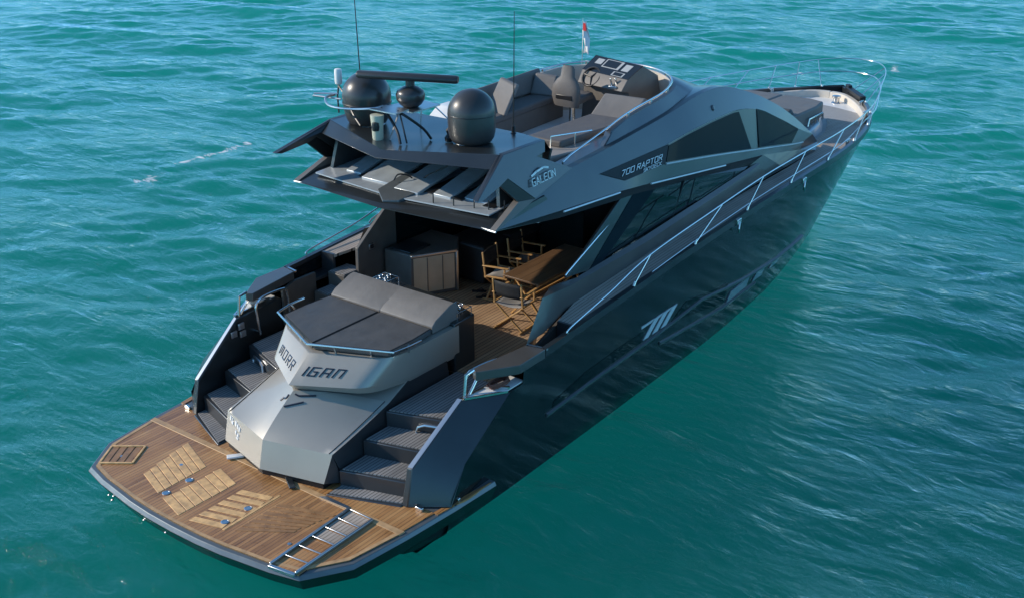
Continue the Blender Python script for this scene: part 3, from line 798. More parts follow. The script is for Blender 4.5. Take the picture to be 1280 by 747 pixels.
# --- stairs
def stair(front_i, front_o, back, z, h):
    b = MB(); t = MB()
    yi, yo = 1.13, 2.16
    p = [(front_i, yi, z), (front_o, yo, z), (back, yo, z), (back, yi, z)]
    b.prism([(x, y, z-.012) for x, y, _ in p], (0, 0, -h))
    q = [(front_i+.04, yi+.03, z+.004), (front_o+.06, yo-.03, z+.004), (back-.03, yo-.03, z+.004), (back-.03, yi+.03, z+.004)]
    t.prism(q, (0, 0, -.02))
    for s in (1, -1):
        o = (b if s > 0 else b.mirror()).obj('stair_step', 'graphite_d', Y_, bevel=.012)
        (t if s > 0 else t.mirror()).obj('step_tread', 'teak_g', o, smooth=False)
stair(.06, .45, .9, .452, .06)
stair(.34, .67, 1.3, .70, .28)
stair(.84, 1.12, 1.75, .95, .3)
stair(1.33, 1.66, 2.95, 1.2, .3)
for s in (1, -1):
    b = MB(); b.tube([(1.46, 1.63*s, 1.04), (1.44, 1.60*s, .95), (1.50, 1.75*s, .90), (1.60, 2.0*s, .90), (1.62, 2.03*s, 1.0), (1.58, 1.95*s, 1.08), (1.50, 1.72*s, 1.08)], .022, 8, closed=True)
    b.obj('grab_loop', 'alu', Y_)

# --- cockpit
b = MB(); b.prism([(2.94, 2.2, 1.204), (7.2, 2.2, 1.204), (7.2, -2.2, 1.204), (2.94, -2.2, 1.204)], (0, 0, -.06))
b.obj('cockpit_deck', 'teak_c', Y_, smooth=False)
# inner coaming lining walls (both sides), from stairs to saloon
b = MB(); b.prism([(2.6, 2.30, 1.15), (2.6, 2.30, 1.80), (2.98, 2.40, 1.80), (4.4, 2.20, 2.0), (7.2, 2.12, 2.3), (7.2, 2.12, 1.15)], (0, .05, 0))
b.mirror().obj('cockpit_lining', 'panel', Y_)
b = MB(); b.prism([(2.6, 2.30, 1.15), (2.6, 2.30, 1.80), (2.98, 2.40, 1.82), (3.45, 2.40, 1.82), (3.45, 2.40, 1.15)], (0, .05, 0)); b.obj('cockpit_lining', 'panel', Y_)
# port stepped boxes up to the side deck
for s in (1, -1):
    for (x0, x1, y0, y1, z) in ((3.35, 4.2, 1.98, 2.36, 1.52), (3.72, 4.2, 1.98, 2.38, 1.76)):
        if s < 0: continue
        b = MB(); b.box(((x0+x1)/2, (y0+y1)/2, z-.15), (x1-x0, y1-y0, .30)); o = b.obj('side_step', 'panel', Y_, bevel=.015)
        t = MB(); t.box(((x0+x1)/2, (y0+y1)/2, z+.006), (x1-x0-.06, y1-y0-.06, .012)); t.obj('step_tread', 'teak_g', o, smooth=False)
# port aft glass post / lining with socket
b = MB(); b.prism([(4.04, 1.95, 1.2), (4.06, 1.95, 2.17), (4.45, 1.95, 2.46), (4.85, 1.95, 2.75), (4.95, 1.95, 3.0), (5.05, 1.95, 3.0), (5.05, 1.95, 1.2)], (0, .07, 0))
b.obj('saloon_bulwark', 'panel', Y_, bevel=.01)
b = MB(); b.box((4.39, 1.945, 2.116), (.12, .02, .10)); so2 = b.obj('wall_socket', 'alu', Y_, bevel=.006)
b = MB(); b.box((4.39, 1.93, 2.116), (.07, .02, .06)); b.obj('socket_face', 'black', so2)
# saloon: dark glass walls and bulkhead, cream seats glimpsed inside
b = MB(); b.prism([(5.05, 1.97, 1.2), (9.2, 1.9, 1.2), (9.2, 1.9, 3.5), (5.05, 1.97, 3.5)], (0, .03, 0)); b.obj('saloon_glass_wall', 'glass', Y_)
b = MB(); b.prism([(8.6, 1.95, 1.2), (8.6, -1.95, 1.2), (8.6, -1.95, 3.5), (8.6, 1.95, 3.5)], (.05, 0, 0)); b.obj('saloon_bulkhead', 'interior', Y_)
b = MB(); b.prism([(7.2, 2.1, 1.203), (8.6, 2.1, 1.203), (8.6, -2.1, 1.203), (7.2, -2.1, 1.203)], (0, 0, -.05)); b.obj('saloon_floor', 'interior', Y_)
b = MB(); b.prism([(7.25, .35, 1.2), (7.25, -.6, 1.2), (7.25, -.6, 3.5), (7.25, .35, 3.5)], (.03, 0, 0)); b.obj('saloon_door', 'glass', Y_)
b = MB()
b.box((7.45, -1.55, 1.6), (.7, .5, .6)); b.box((7.6, -1.35, 2.25), (.30, .5, .5)); b.box((6.75, -1.72, 2.25), (.25, .2, .28)); b.box((7.35, -1.7, 2.62), (.3, .25, .25))
b.obj('saloon_seat', 'cream', Y_, bevel=.04)
b = MB(); b.box((6.6, 1.0, 1.62), (1.6, .9, .7)); b.box((7.0, .55, 1.95), (.9, .35, .08)); b.obj('saloon_sofa', 'interior', Y_, bevel=.04)
# galley cabinet on the port side
b = MB()
cab = [(4.66, 1.90), (4.68, 1.30), (5.46, .86), (5.95, 1.25), (5.95, 1.90)]
b.prism([(x, y, 2.0) for x, y in cab], (0, 0, -.8)); cabo = b.obj('bar_cabinet', 'panel', Y_, bevel=.02)
A_, B_ = Vector((4.68, 1.30, 0)), Vector((5.46, .86, 0)); d_ = (B_-A_).normalized(); n2_ = Vector((-d_.y, d_.x, 0))*-1
b = MB(); b.prism([(*(A_+d_*.05-n2_*-.006).xy, 1.27), (*(B_-d_*.08+n2_*.006).xy, 1.27), (*(B_-d_*.08+n2_*.006).xy, 1.93), (*(A_+d_*.05+n2_*.006).xy, 1.93)], tuple(n2_*-.01)); b.obj('cabinet_door', 'tan', cabo)
for t in (.34, .66):
    b = MB(); p = A_.lerp(B_, t)+n2_*.010; b.bar((p.x, p.y, 1.28), (p.x, p.y, 1.92), .012, .012, upv=tuple(n2_)); b.obj('door_gap', 'panel', cabo)
b = MB(); p0, p1 = B_+n2_*.012-d_*.03, A_+n2_*.012
b.bar((p0.x, p0.y, 1.22), (p0.x, p0.y, 1.97), .05, .03, upv=tuple(n2_)); b.bar((p1.x, p1.y, 1.97), (p0.x, p0.y, 1.97), .03, .05)
b.obj('cabinet_trim', 'alu', cabo, bevel=.012)
b = MB(); b.box((5.0, 1.6, 2.015), (.55, .5, .03), .0); b.obj('bar_hatch', 'graphite', cabo, bevel=.008)

# --- side decks and gunwales
xd_ = [3.88, 4.6, 5.5, 6.5, 7.5, 8.5, 9.5, 10.5, 11.5, 12.5, 13.4, 14.3, 15.2, 16.1, 17.0, 17.6]
b = MB(); rr = []
for x in xd_:
    yo = Ys(x)-.075; yi = interp(x, [3.88, 4.4, 7, 11, 12.5, 14.3, 15.2, 16.2, 17.0, 17.6], [2.36, 2.21, 2.19, 2.13, 2.10, 2.0, 1.62, 1.46, 1.17, .9])
    z = Zs(x)-interp(x, [3, 9, 13, 17], [.0, .03, .10, .17])
    rr.append([(x, yi, z), (x, yo, z), (x, yo, z-.05), (x, yi, z-.05)])
b.loft(rr, closed=True)
sdk = b.obj('side_deck', 'teak_w', Y_, smooth=False)
sdk2 = b.mirror().obj('side_deck', 'teak_w', Y_, smooth=False)
b = MB(); b.prism([(3.86, 2.37, 2.03), (3.86, 2.66, 2.03), (3.86, 2.66, 1.70), (3.86, 2.37, 1.70)], (.05, 0, 0)); both(b, 'deck_riser', 'graphite_d', Y_)
b = MB(); b.prism([(3.05, 2.42, 1.70), (3.9, 2.40, 1.70), (3.9, 2.70, 1.70), (3.05, 2.70, 1.70)], (0, 0, -.05)); both(b, 'deck_step', 'graphite_d', Y_)
b = MB(); rr = []
for x in list(np.linspace(3.05, 17, 44))+list(np.linspace(17.2, 20.86, 34)):
    y = Ys(x); rise = interp(x, [3, 8, 12, 16, 19, 21], [.012, .02, .03, .05, .06, .05]); z = Zs(x)+rise
    zd = Zs(x)-interp(x, [3, 9, 13, 17, 21], [.06, .06, .13, .22, .24])
    tx = (Ys(x+.02)-Ys(x-.02))/.04 if x < 20.8 else -4; nl = math.hypot(1, tx); ox, oy = -(-tx/nl)*-.07, .07/nl
    ox = -abs(tx)/nl*.075; oy = .075/nl
    yi = max(0.0, y-oy); xi = x+ox
    rr.append([(xi, yi, zd), (xi, yi, z), (x, y+.014, z), (x, y+.014, z-.12), (x, max(0, y-.01), z-.14)])
b.loft(rr, closed=True)
both(b, 'gunwale', 'graphite', Y_, angle=35)
# foredeck
b = MB(); rr = []
for x in np.linspace(13.8, 20.6, 40):
    yo = max(.01, Ys(x)-.06); z = Zs(x)-interp(x, [13, 17, 21], [.12, .20, .22])
    rr.append([(x, yo*t, z+.02*(1-t*t)) for t in (-1, -.75, -.5, -.25, 0, .25, .5, .75, 1)])
b.loft(rr); b.obj('foredeck', 'deckgrey', Y_)
# bow well: cream floor and curved coaming
arc = [Vector(p) for p in ((20.0, 0, 0), (19.9, .38, 0), (19.4, .86, 0), (18.85, 1.24, 0), (18.24, 1.57, 0), (17.8, 1.68, 0), (17.42, 1.68, 0))]
arc = spline(arc, 5)
b = MB(); inn = [(p.x, p.y, 2.075) for p in arc]+[(17.3, 0, 2.075)]
b.prism(inn, (0, 0, -.03)); b.sym().obj('bow_well_floor', 'white', Y_, smooth=False)
rr = []
for i, p in enumerate(arc):
    d = (arc[min(i+1, len(arc)-1)]-arc[max(i-1, 0)]).normalized(); o_ = Vector((d.y*-1, d.x, 0))
    o_ = Vector((-d.y, d.x, 0)); o_ = o_ if o_.x*1+o_.y > 0 else -o_
    zt = 2.24
    rr.append([tuple(p-o_*.05+Vector((0, 0, 2.06))), tuple(p-o_*.03+Vector((0, 0, zt))), tuple(p+o_*.10+Vector((0, 0, zt+.005))), tuple(p+o_*.14+Vector((0, 0, 2.05)))])
b = MB(); b.loft(rr, closed=True); b = b.sym(); b.obj('bow_coaming', 'cream', Y_, bevel=.02, angle=40)
# coachroof and bow sunpad
cr_o = [(14.4, 1.62), (15.3, 1.55), (16.2, 1.40), (16.95, 1.10), (17.3, .7), (17.42, 0)]
b = MB(); lo = [(x, y, 2.1) for x, y in cr_o]; hi = [(x-.08, y-.1, 2.40) for x, y in cr_o]; hi[-1] = (17.34, 0, 2.40)
lo_f = lo+[(x, -y, z) for x, y, z in lo[::-1][1:]]; hi_f = hi+[(x, -y, z) for x, y, z in hi[::-1][1:]]
b.loft([lo_f, hi_f], closed=True); b.obj('coachroof', 'louvre', Y_, bevel=.04, seg=3)
b = MB(); pp = [(14.7, 1.22), (16.2, 1.20), (16.85, 1.08), (16.98, .75), (17.0, .01), (14.7, .01)]
b.prism([(x, y, 2.80-.07*(x-14.7)/2.3) for x, y in pp], (0, 0, -.38))
b.prism([(x, -y, 2.80-.07*(x-14.7)/2.3) for x, y in pp], (0, 0, -.38))
b.obj('bow_sunpad', 'cushion_l', Y_, bevel=.05, seg=3)
b = MB(); b.prism([(14.45, 1.1, 2.40), (15.3, 1.1, 2.65), (15.0, 1.1, 2.92), (14.6, 1.1, 2.8)], (0, -2.2, 0)); b.obj('bow_headrest', 'cushion', Y_, bevel=.05, seg=3)
b = MB(); b.tube([(15.55, -1.27, 2.42), (15.6, -1.27, 2.58), (16.5, -1.22, 2.55), (16.55, -1.22, 2.40)], .022, 8)
for x in (15.8, 16.0, 16.2, 16.4): b.tube([(x, -1.255, 2.40), (x, -1.255, 2.56)], .012, 6)
both(b.mirror(), 'sunpad_grabrail', 'chrome', Y_)
# anchor gear and cleats
b = MB(); b.bar((20.05, -.46, 2.38), (19.25, -1.16, 2.36), .16, .10); b.bar((19.6, -.78, 2.33), (19.9, -.95, 2.2), .05, .05); b.box((20.05, -.46, 2.38), (.22, .12, .2), .7)
b.obj('anchor_arm', 'black', Y_, bevel=.02)
b = MB(); b.lathe((19.55, -.35, 2.0), [(.13, 0), (.13, .08), (.08, .12), (.08, .2), (.11, .22), (.11, .26), (.01, .28)], 20); b.obj('windlass', 'chrome', Y_)
for x in (14.9, 17.9, 19.0):
    b = MB(); y = Ys(x)-.14; z = Zs(x)
    b.bar((x-.14, y, z+.07), (x+.14, y, z+.07), .035, .03); b.box((x-.05, y, z+.0), (.03, .04, .13)); b.box((x+.05, y, z+.0), (.03, .04, .13))
    both(b, 'mooring_cleat', 'chrome', Y_, bevel=.01)

# --- bow and side rails
rt_ = [(3.60, 2.745, 2.03), (3.68, 2.74, 2.10), (4.77, 2.71, 2.27), (6.03, 2.70, 2.52), (8.16, 2.71, 2.70), (10.13, 2.71, 2.83), (12.05, 2.70, 2.87), (13.9, 2.65, 2.86), (15.9, 2.44, 2.82), (17.6, 2.10, 2.80), (19.2, 1.62, 2.80), (20.6, 1.20, 2.78), (21.5, .80, 2.77), (21.95, .40, 2.76), (22.05, 0, 2.76)]
rp = spline([Vector(p) for p in rt_], 6)
rail = MB(); rail.tube([tuple(p) for p in rp]+[(p.x, -p.y, p.z) for p in rp[::-1][1:]], .0135, 8)
railo = rail.obj('deck_rail', 'chrome', Y_)
mr_ = [(16.2, 2.36, 2.60), (17.6, 2.08, 2.52), (19.2, 1.58, 2.50), (20.4, 1.16, 2.48), (21.2, .78, 2.47), (21.6, .40, 2.46), (21.7, 0, 2.46)]
mp_ = spline([Vector(p) for p in mr_], 5)
b = MB(); b.tube([tuple(p) for p in mp_]+[(p.x, -p.y, p.z) for p in mp_[::-1][1:]], .016, 8); b.obj('mid_rail', 'chrome', railo)
b = MB(); b.tube([(6.1, 2.71, 2.20), (8.0, 2.71, 2.35), (10.0, 2.71, 2.46), (12, 2.71, 2.52), (14.2, 2.62, 2.53), (16.2, 2.36, 2.60)], .009, 6, smooth_n=4); both(b, 'guard_wire', 'alu', railo)
def on_rail(x, pts): 
    return next(p for p in pts if p.x >= x)
for xf, xt in ((5.50, 6.03), (7.52, 8.16), (9.5, 10.13), (11.4, 12.05), (13.24, 13.92), (15.0, 15.85), (16.6, 17.3), (17.9, 18.6), (19.0, 19.7), (19.7, 20.5), (20.35, 21.2)):
    p = on_rail(xt, rp); b = MB(); yf = Ys(xf)-.03
    b.tube([(xf, yf, Zs(xf)+.02), tuple(p)], .013, 8); b.tube([(xf, yf, Zs(xf)+.01), (xf+.04, yf, Zs(xf)+.08)], .028, 8)
    both(b, 'stanchion', 'chrome', railo)

# --- deckhouse sides
V_ = {
 'T': (2.77, 2.02, 3.71), 'L1': (4.5, 2.0, 3.44), 'L2': (6.94, 1.98, 3.2), 'L3': (9.0, 1.98, 2.96), 'L4': (11.05, 1.985, 2.69),
 'C1': (4.352, 2.042, 3.584), 'C2': (6.05, 2.06, 3.46), 'C3': (7.8, 2.06, 3.27), 'C4': (9.8, 2.05, 3.02), 'C5': (11.56, 2.03, 2.80), 'C6': (13.56, 1.97, 2.45),
 'E1': (5.632, 1.911, 3.826), 'E2': (7.863, 1.92, 3.83), 'E3': (7.607, 2.02, 3.549), 'E4': (6.264, 2.01, 3.567),
 'U1': (3.814, 1.92, 3.892), 'U2': (4.94, 1.822, 4.068), 'U7': (14.471, 1.84, 2.568), 'W9': (13.659, 1.84, 2.865), 'Q4': (13.756, 1.92, 2.559),
 'X1': (14.9, 1.80, 2.30), 'B4': (11.0, 2.13, 2.33), 'B5': (12.5, 2.10, 2.32), 'B6': (14.3, 2.02, 2.28),
}
U_line = [(8.316, 1.7, 4.27), (9.214, 1.65, 4.35), (10.144, 1.6, 4.355), (10.86, 1.58, 4.225), (11.849, 1.58, 3.925), (12.599, 1.6, 3.639), (13.249, 1.65, 3.343), (13.905, 1.72, 2.971), (14.471, 1.84, 2.568)]
W_line = [(7.863, 1.92, 3.83), (8.578, 1.9, 3.872), (9.578, 1.85, 3.877), (10.497, 1.81, 3.861), (11.02, 1.79, 3.802), (11.476, 1.78, 3.711), (11.971, 1.78, 3.573), (12.434, 1.79, 3.383), (13.064, 1.81, 3.123), (13.659, 1.84, 2.865)]
Q_line = [(7.607, 2.02, 3.549), (9.358, 2.01, 3.286), (11.264, 2.0, 2.975), (13.053, 1.95, 2.667), (13.756, 1.92, 2.559)]
def resample(pts, n):
    pts = [Vector(p) for p in pts]; d = [0.]
    for a, b in zip(pts[:-1], pts[1:]): d.append(d[-1]+(b-a).length)
    out = []
    for k in range(n):
        t = d[-1]*k/(n-1); i = max(0, min(len(d)-2, int(np.searchsorted(d, t))-1))
        f = (t-d[i])/(d[i+1]-d[i]); out.append(pts[i].lerp(pts[i+1], f))
    return out
Us = spline([Vector(p) for p in [V_['U2'], (5.48, 1.80, 4.088), (7.0, 1.765, 4.19)]+U_line], 6)
Ws = [Vector(V_['E1'])]+spline([Vector(p) for p in W_line], 6)
Qs = spline([Vector(p) for p in Q_line], 6)
def poly(fs, *a):
    keys = []
    for f in fs:
        for k in f:
            if k not in keys: keys.append(k)
    b = MB(); b.add([V_[k] for k in keys], [tuple(keys.index(k) for k in f) for f in fs]); return b
shell = [('T', 'L1', 'C1'), ('L1', 'L2', 'C2', 'C1'), ('L2', 'L3', 'C3', 'C2'), ('L3', 'L4', 'C4', 'C3'),
 ('T', 'C1', 'C2', 'E4', 'E1', 'U2', 'U1'), ('E1', 'E4', 'E3', 'E2'),
 ('W9', 'Q4', 'U7'), ('Q4', 'C6', 'X1', 'U7'),
 ('L4', 'B4', 'B5', 'C5'), ('L4', 'C5', 'C4'), ('C5', 'B5', 'B6', 'C6'), ('C6', 'B6', 'X1')]
b = poly(shell)
b.loft([[tuple(p) for p in resample(Ws, 40)], [tuple(p) for p in resample(Us, 40)], [(p.x, p.y-.10, p.z+.01) for p in resample(Us, 40)], [(p.x, p.y-.40, p.z-.02) for p in resample(Us, 40)]])
b.loft([[tuple(p) for p in resample(W_line, 24)], [tuple(p) for p in resample(Q_line, 24)]])
b.loft([[tuple(p) for p in resample([V_['E4']]+Q_line, 24)], [tuple(p) for p in resample([V_['C2'], V_['C3'], V_['C4'], V_['C5'], V_['C6']], 24)]])
house = both(b, 'deckhouse_side', 'graphite', Y_, bevel=0, angle=9)
def strip_panel(top, bot, off, thick, m, name, n=16):
    a, c = resample(top, n), resample(bot, n); nrm = Vector((.02, .97, .24)).normalized()
    b = MB(); b.loft([[tuple(p+nrm*off) for p in a], [tuple(p+nrm*off) for p in c], [tuple(p-nrm*thick) for p in c], [tuple(p-nrm*thick) for p in a], [tuple(p+nrm*off) for p in a]], cap=False)
    k = len(a); o = len(b.v)
    b.add([tuple(a[0]+nrm*off), tuple(c[0]+nrm*off), tuple(c[0]-nrm*thick), tuple(a[0]-nrm*thick)], [(0, 1, 2, 3)])
    b.add([tuple(a[-1]+nrm*off), tuple(c[-1]+nrm*off), tuple(c[-1]-nrm*thick), tuple(a[-1]-nrm*thick)], [(3, 2, 1, 0)])
    for s, par in ((1, house[0]), (-1, house[1])): (b if s > 0 else b.mirror()).obj(name, m, par, angle=25)
def inset(a, b_, d): # move a towards b_ by d metres
    a, b_ = Vector(a), Vector(b_); return a+(b_-a).normalized()*d
def panel_on(keys, shrink, off, m, name, pts=None, thick=.012):
    P_ = [Vector(V_[k]) for k in keys] if pts is None else [Vector(p) for p in pts]
    c = sum(P_, Vector())/len(P_); nrm = Vector()
    for i in range(len(P_)): nrm += (P_[i]-c).cross(P_[(i+1) % len(P_)]-c)
    nrm.normalize()
    if nrm.y < 0: nrm = -nrm
    Q = [c+(p-c)*(1-shrink/max(.2, (p-c).length))+nrm*off for p in P_]
    b = MB(); b.prism([tuple(q) for q in Q], tuple(-nrm*thick)); res_ = []
    for s, par in ((1, house[0]), (-1, house[1])):
        res_.append((b if s > 0 else b.mirror()).obj(name, m, par, smooth=False))
    return res_
panel_on(['E1', 'E4', 'E3', 'E2'], .03, .012, 'nameback', 'name_panel')
w1 = [inset(p, q, .035) for p, q in zip(resample(W_line[:4]+[(10.72, 1.805, 3.835)], 16), resample(Q_line[:3], 16))]
q1 = [inset(q, p, .03) for p, q in zip(resample(W_line[:4]+[(10.72, 1.805, 3.835)], 16), resample(Q_line[:2]+[(11.05, 2.0, 3.01)], 16))]
strip_panel(w1, q1, .012, .004, 'glass2', 'side_window')
w2 = [(11.60, 1.785, 3.66), (11.971, 1.785, 3.545), (12.434, 1.795, 3.355), (13.064, 1.815, 3.095), (13.60, 1.85, 2.85)]
q2 = [(11.40, 1.995, 2.985), (12.2, 1.97, 2.85), (13.10, 1.945, 2.69)]
strip_panel(w2, q2, .012, .004, 'glass2', 'side_window')
strip_panel([(p.x, p.y, p.z+.03) for p in resample(w2, 12)], [(p.x, p.y, p.z-.03) for p in resample(w2, 12)], .006, .004, 'black', 'arch_shadow')  # black strip stands in for the shadow of the arch on the window
# ledge and light strips
def strip(pts, r, m, name, dz=0):
    b = MB(); b.tube([(x, y+.012, z+dz) for x, y, z in pts], r, 8)
    for s, par in ((1, house[0]), (-1, house[1])): (b if s > 0 else b.mirror()).obj(name, m, par)
strip([tuple(p) for p in Qs], .018, 'louvre', 'window_ledge')
strip([(4.44, 2.055, 3.555), (6.05, 2.062, 3.445)], .016, 'letter', 'light_strip')
strip([(7.04, 2.066, 3.345), (9.835, 2.052, 3.0)], .016, 'letter', 'light_strip')
# wordmarks, starboard reads forwards from aft, port from the bow
NP = panel_quad = [Vector(V_[k]) for k in ('E1', 'E4', 'E3', 'E2')]
def wm(parent, s):
    e1, e4, e3, e2 = [Vector((p.x, p.y*s, p.z)) for p in NP]
    # upright rectangle inside the band, base along its lower edge
    if s < 0: q = [e4+(e4-e3)*.25, e3, e2, e2+(e4-e3)*1.25]; xo, xk = .20, .90
    else: q = [e3, e4+(e4-e3)*.25, e2+(e4-e3)*1.25, e2]; xo, xk = .18, .10
    mb = MB(); text_quad(mb, '700', q, xo-.02, .125, .105, .10, sw=.12, gap=.42, off=.02)
    text_quad(mb, 'RaPTOR', q, xo+.46, .125, .105, .10, sw=.12, gap=.42, off=.02); mb.obj('side_wordmark', 'letter', parent, smooth=False)
    mb = MB(); text_quad(mb, 'SKYDECK', q, xk, .025, .065, .060, sw=.13, gap=.45, off=.02); mb.obj('deck_wordmark', 'letter', parent, smooth=False)
wm(house[1], -1); wm(house[0], 1)
# horn / vent blister on the arch
b = MB(); b.lathe((9.75, 1.72, 4.05), [(.01, -.07), (.06, -.05), (.075, 0), (.05, .06), (.01, .07)], 14)
for s, par in ((1, house[0]), (-1, house[1])): (b if s > 0 else b.mirror()).obj('arch_vent', 'graphite_d', par)
# coaming wall, sill, saloon side glass, pillars
Bx = [(2.98, 2.43, 1.98), (3.5, 2.40, 2.0), (4.3, 2.225, 2.03), (7, 2.20, 2.19), (9, 2.18, 2.28), (10.9, 2.14, 2.33), (11.6, 2.12, 2.33)]
Kx = [(3.62, 2.26, 2.46), (3.95, 2.24, 2.43), (4.5, 2.20, 2.37), (6.8, 2.16, 2.38), (8.8, 2.14, 2.50), (10.85, 2.085, 2.615), (11.5, 2.05, 2.68)]
Gx = [(4.05, 2.10, 2.46), (4.3, 2.10, 2.44), (4.75, 2.10, 2.38), (6.85, 2.09, 2.46), (8.8, 2.075, 2.57), (10.8, 2.03, 2.67), (11.4, 2.02, 2.70)]
Hx = [(x, y-.30, z-.05) for x, y, z in Gx]
Ix = [(3.05, 2.36, 1.2), (3.5, 2.3, 1.2), (4.3, 2.14, 1.2), (7, 2.08, 1.2), (9, 2.0, 1.2), (10.9, 1.9, 1.2), (11.6, 1.9, 1.2)]
b = MB(); b.loft([Bx, Kx, Gx]); b.add([Bx[0], Kx[0], Gx[0], (3.3, 2.2, 1.2), (3.05, 2.36, 1.2)], [(0, 1, 2, 3, 4)])
b.loft([Gx, [(x, y-.04, 1.2) for x, y, z in Gx]])
b.mirror().obj('coaming', 'bronze', Y_, angle=25)
b = MB(); b.loft([Bx[2:], Kx[2:], Gx[2:]]); b.loft([Gx[2:], [(x, y-.04, 1.2) for x, y, z in Gx[2:]]]); b.add([Bx[2], Kx[2], Gx[2], (4.75, 2.06, 1.2), (4.3, 2.2, 1.2)], [(0, 1, 2, 3, 4)])
b.obj('coaming', 'bronze', Y_, angle=25)
sg = [(5.25, 2.075, 2.40), (6.85, 2.075, 2.47), (8.8, 2.06, 2.58), (10.75, 2.02, 2.68), (11.0, 1.99, 2.70), (9.0, 1.98, 2.98), (6.94, 1.98, 3.22)]
b = MB(); b.add(sg, [(0, 1, 6), (1, 2, 5, 6), (2, 3, 4, 5)])
for o in both(b, 'saloon_window', 'glass', Y_, smooth=False):
    q = o.modifiers.new('solid', 'SOLIDIFY'); q.thickness = .015; q.offset = -1
b = MB(); b.prism([(4.50, 2.09, 2.46), (5.15, 2.09, 2.38), (6.62, 1.985, 3.26), (6.25, 1.985, 3.30)], (0, -.05, 0)); pil = both(b, 'side_pillar', 'graphite', Y_, bevel=.01)
b = MB(); b.prism([(5.15, 2.094, 2.37), (5.55, 2.094, 2.40), (7.35, 1.988, 3.16), (6.62, 1.988, 3.255)], (0, -.05, 0)); both(b, 'side_pillar', 'glass2', Y_, bevel=.006)
b = MB(); b.tube([(4.50, 2.075, 2.50), (4.56, 2.08, 2.54), (6.25, 1.985, 3.09), (6.30, 1.985, 3.09)], .016, 8)
for s, par in ((1, pil[0]), (-1, pil[1])): (b if s > 0 else b.mirror()).obj('pillar_trim', 'chrome', par)
b = MB(); b.bar((7.9, 2.052, 2.52), (8.35, 1.99, 3.05), .03, .03); both(b, 'window_mullion', 'black', Y_)

# --- flybridge slab (ceiling of saloon) with V-shaped aft overhang
sl_o = [(2.60, 0), (2.9, 1.0), (3.25, 1.88), (4.0, 1.9), (9.0, 1.88), (11.2, 1.55), (11.2, 0)]
b = MB()
t_ = [(2.605, 0, 3.775), (3.22, 1.90, 3.82), (4.0, 1.92, 3.86)]
# fascia: top edge aft vertex to corner, bottom edge to the tip
b.add([(2.605, 0, 3.775), (3.20, 1.93, 3.82), (2.79, 2.02, 3.69), (2.60, 0, 3.69), (4.1, 1.95, 3.88), (4.1, 0, 3.80), (3.0, 0, 3.55), (4.5, 1.97, 3.42), (4.5, 0, 3.42)],
      [(0, 1, 2, 3), (0, 5, 4, 1), (3, 2, 7, 8, 6), (1, 4, 7, 2)])
b = b.sym(); b.obj('flybridge_overhang', 'graphite', Y_, bevel=.01)
b = MB(); b.tube([(2.9, .25, 3.69), (2.79, 2.03, 3.69)], .014, 6); both(b, 'overhang_trim', 'letter', Y_)
b = MB(); b.prism([(4.0, 0, 3.72), (4.0, 1.9, 3.72), (9.2, 1.88, 3.72), (11.0, 1.6, 3.72), (11.0, 0, 3.72)], (0, 0, -.26)); b.sym().obj('flybridge_deck', 'white', Y_)
# arm tips: long blades under the hardtop on each side (port blade shows against the sea)
b = MB(); b.add([(2.77, 2.02, 3.71), (3.25, 1.62, 3.86), (3.86, 1.88, 3.93), (3.83, 1.96, 3.90), (3.2, 1.60, 3.80), (3.85, 1.62, 3.90)], [(0, 1, 5, 2, 3), (0, 1, 4)])
# louvre beams and slots on the overhang deck, little posts
for k, (y0, m_) in enumerate(((1.22, .16), (.62, .30), (-.10, .24), (-.70, .17), (-1.25, .22))):
    hw, m_ = m_, 'louvre'
    b = MB(); b.prism([(3.05+abs(y0)*.22, y0+hw, 3.87), (4.4, y0+hw, 4.14), (4.4, y0-hw, 4.14), (3.05+abs(y0)*.22, y0-hw, 3.87)], (0, 0, -.05)); b.obj('louvre_beam', m_, Y_, bevel=.01)
b = MB(); b.prism([(3.0, 1.75, 3.835), (4.3, 1.75, 3.90), (4.3, -1.75, 3.90), (3.0, -1.75, 3.835), (2.85, 0, 3.82)], (0, 0, -.02)); b.obj('louvre_tray', 'louvre', Y_)
for y0, w in ((.92, .10), (.30, .10), (-.40, .10), (-.96, .09), (-1.56, .10)):
    b = MB(); b.prism([(3.22, y0+w, 3.862), (4.3, y0+w, 3.905), (4.3, y0-w, 3.905), (3.22, y0-w, 3.862)], (0, 0, -.012)); b.obj('louvre_slot', 'black', Y_)
for x, y in ((2.95, -.75), (3.02, -1.08), (3.1, -1.40), (3.16, -1.62), (3.3, -1.80)):
    b = MB(); b.tube([(x, y, 3.80), (x, y, 3.98)], .010, 6); b.obj('deck_post', 'black', Y_)
b = MB(); b.prism([(2.66, 0.0, 3.80), (2.95, .36, 3.835), (3.55, .30, 3.97), (3.62, -.10, 3.97), (3.3, -.34, 3.90), (2.78, -.22, 3.81)], (0, 0, -.05)); b.obj('overhang_facet', 'rim', Y_, bevel=.006)
b = MB(); b.tube([(3.2, .25, 3.93), (3.25, .2, 4.02), (3.35, .1, 4.0), (3.4, .05, 3.95)], .012, 6, smooth_n=4); b.tube([(3.5, -.1, 3.96), (3.45, -.25, 4.05), (3.6, -.5, 4.2), (3.8, -.7, 4.35)], .01, 6, smooth_n=4); b.obj('deck_cable', 'black', Y_)
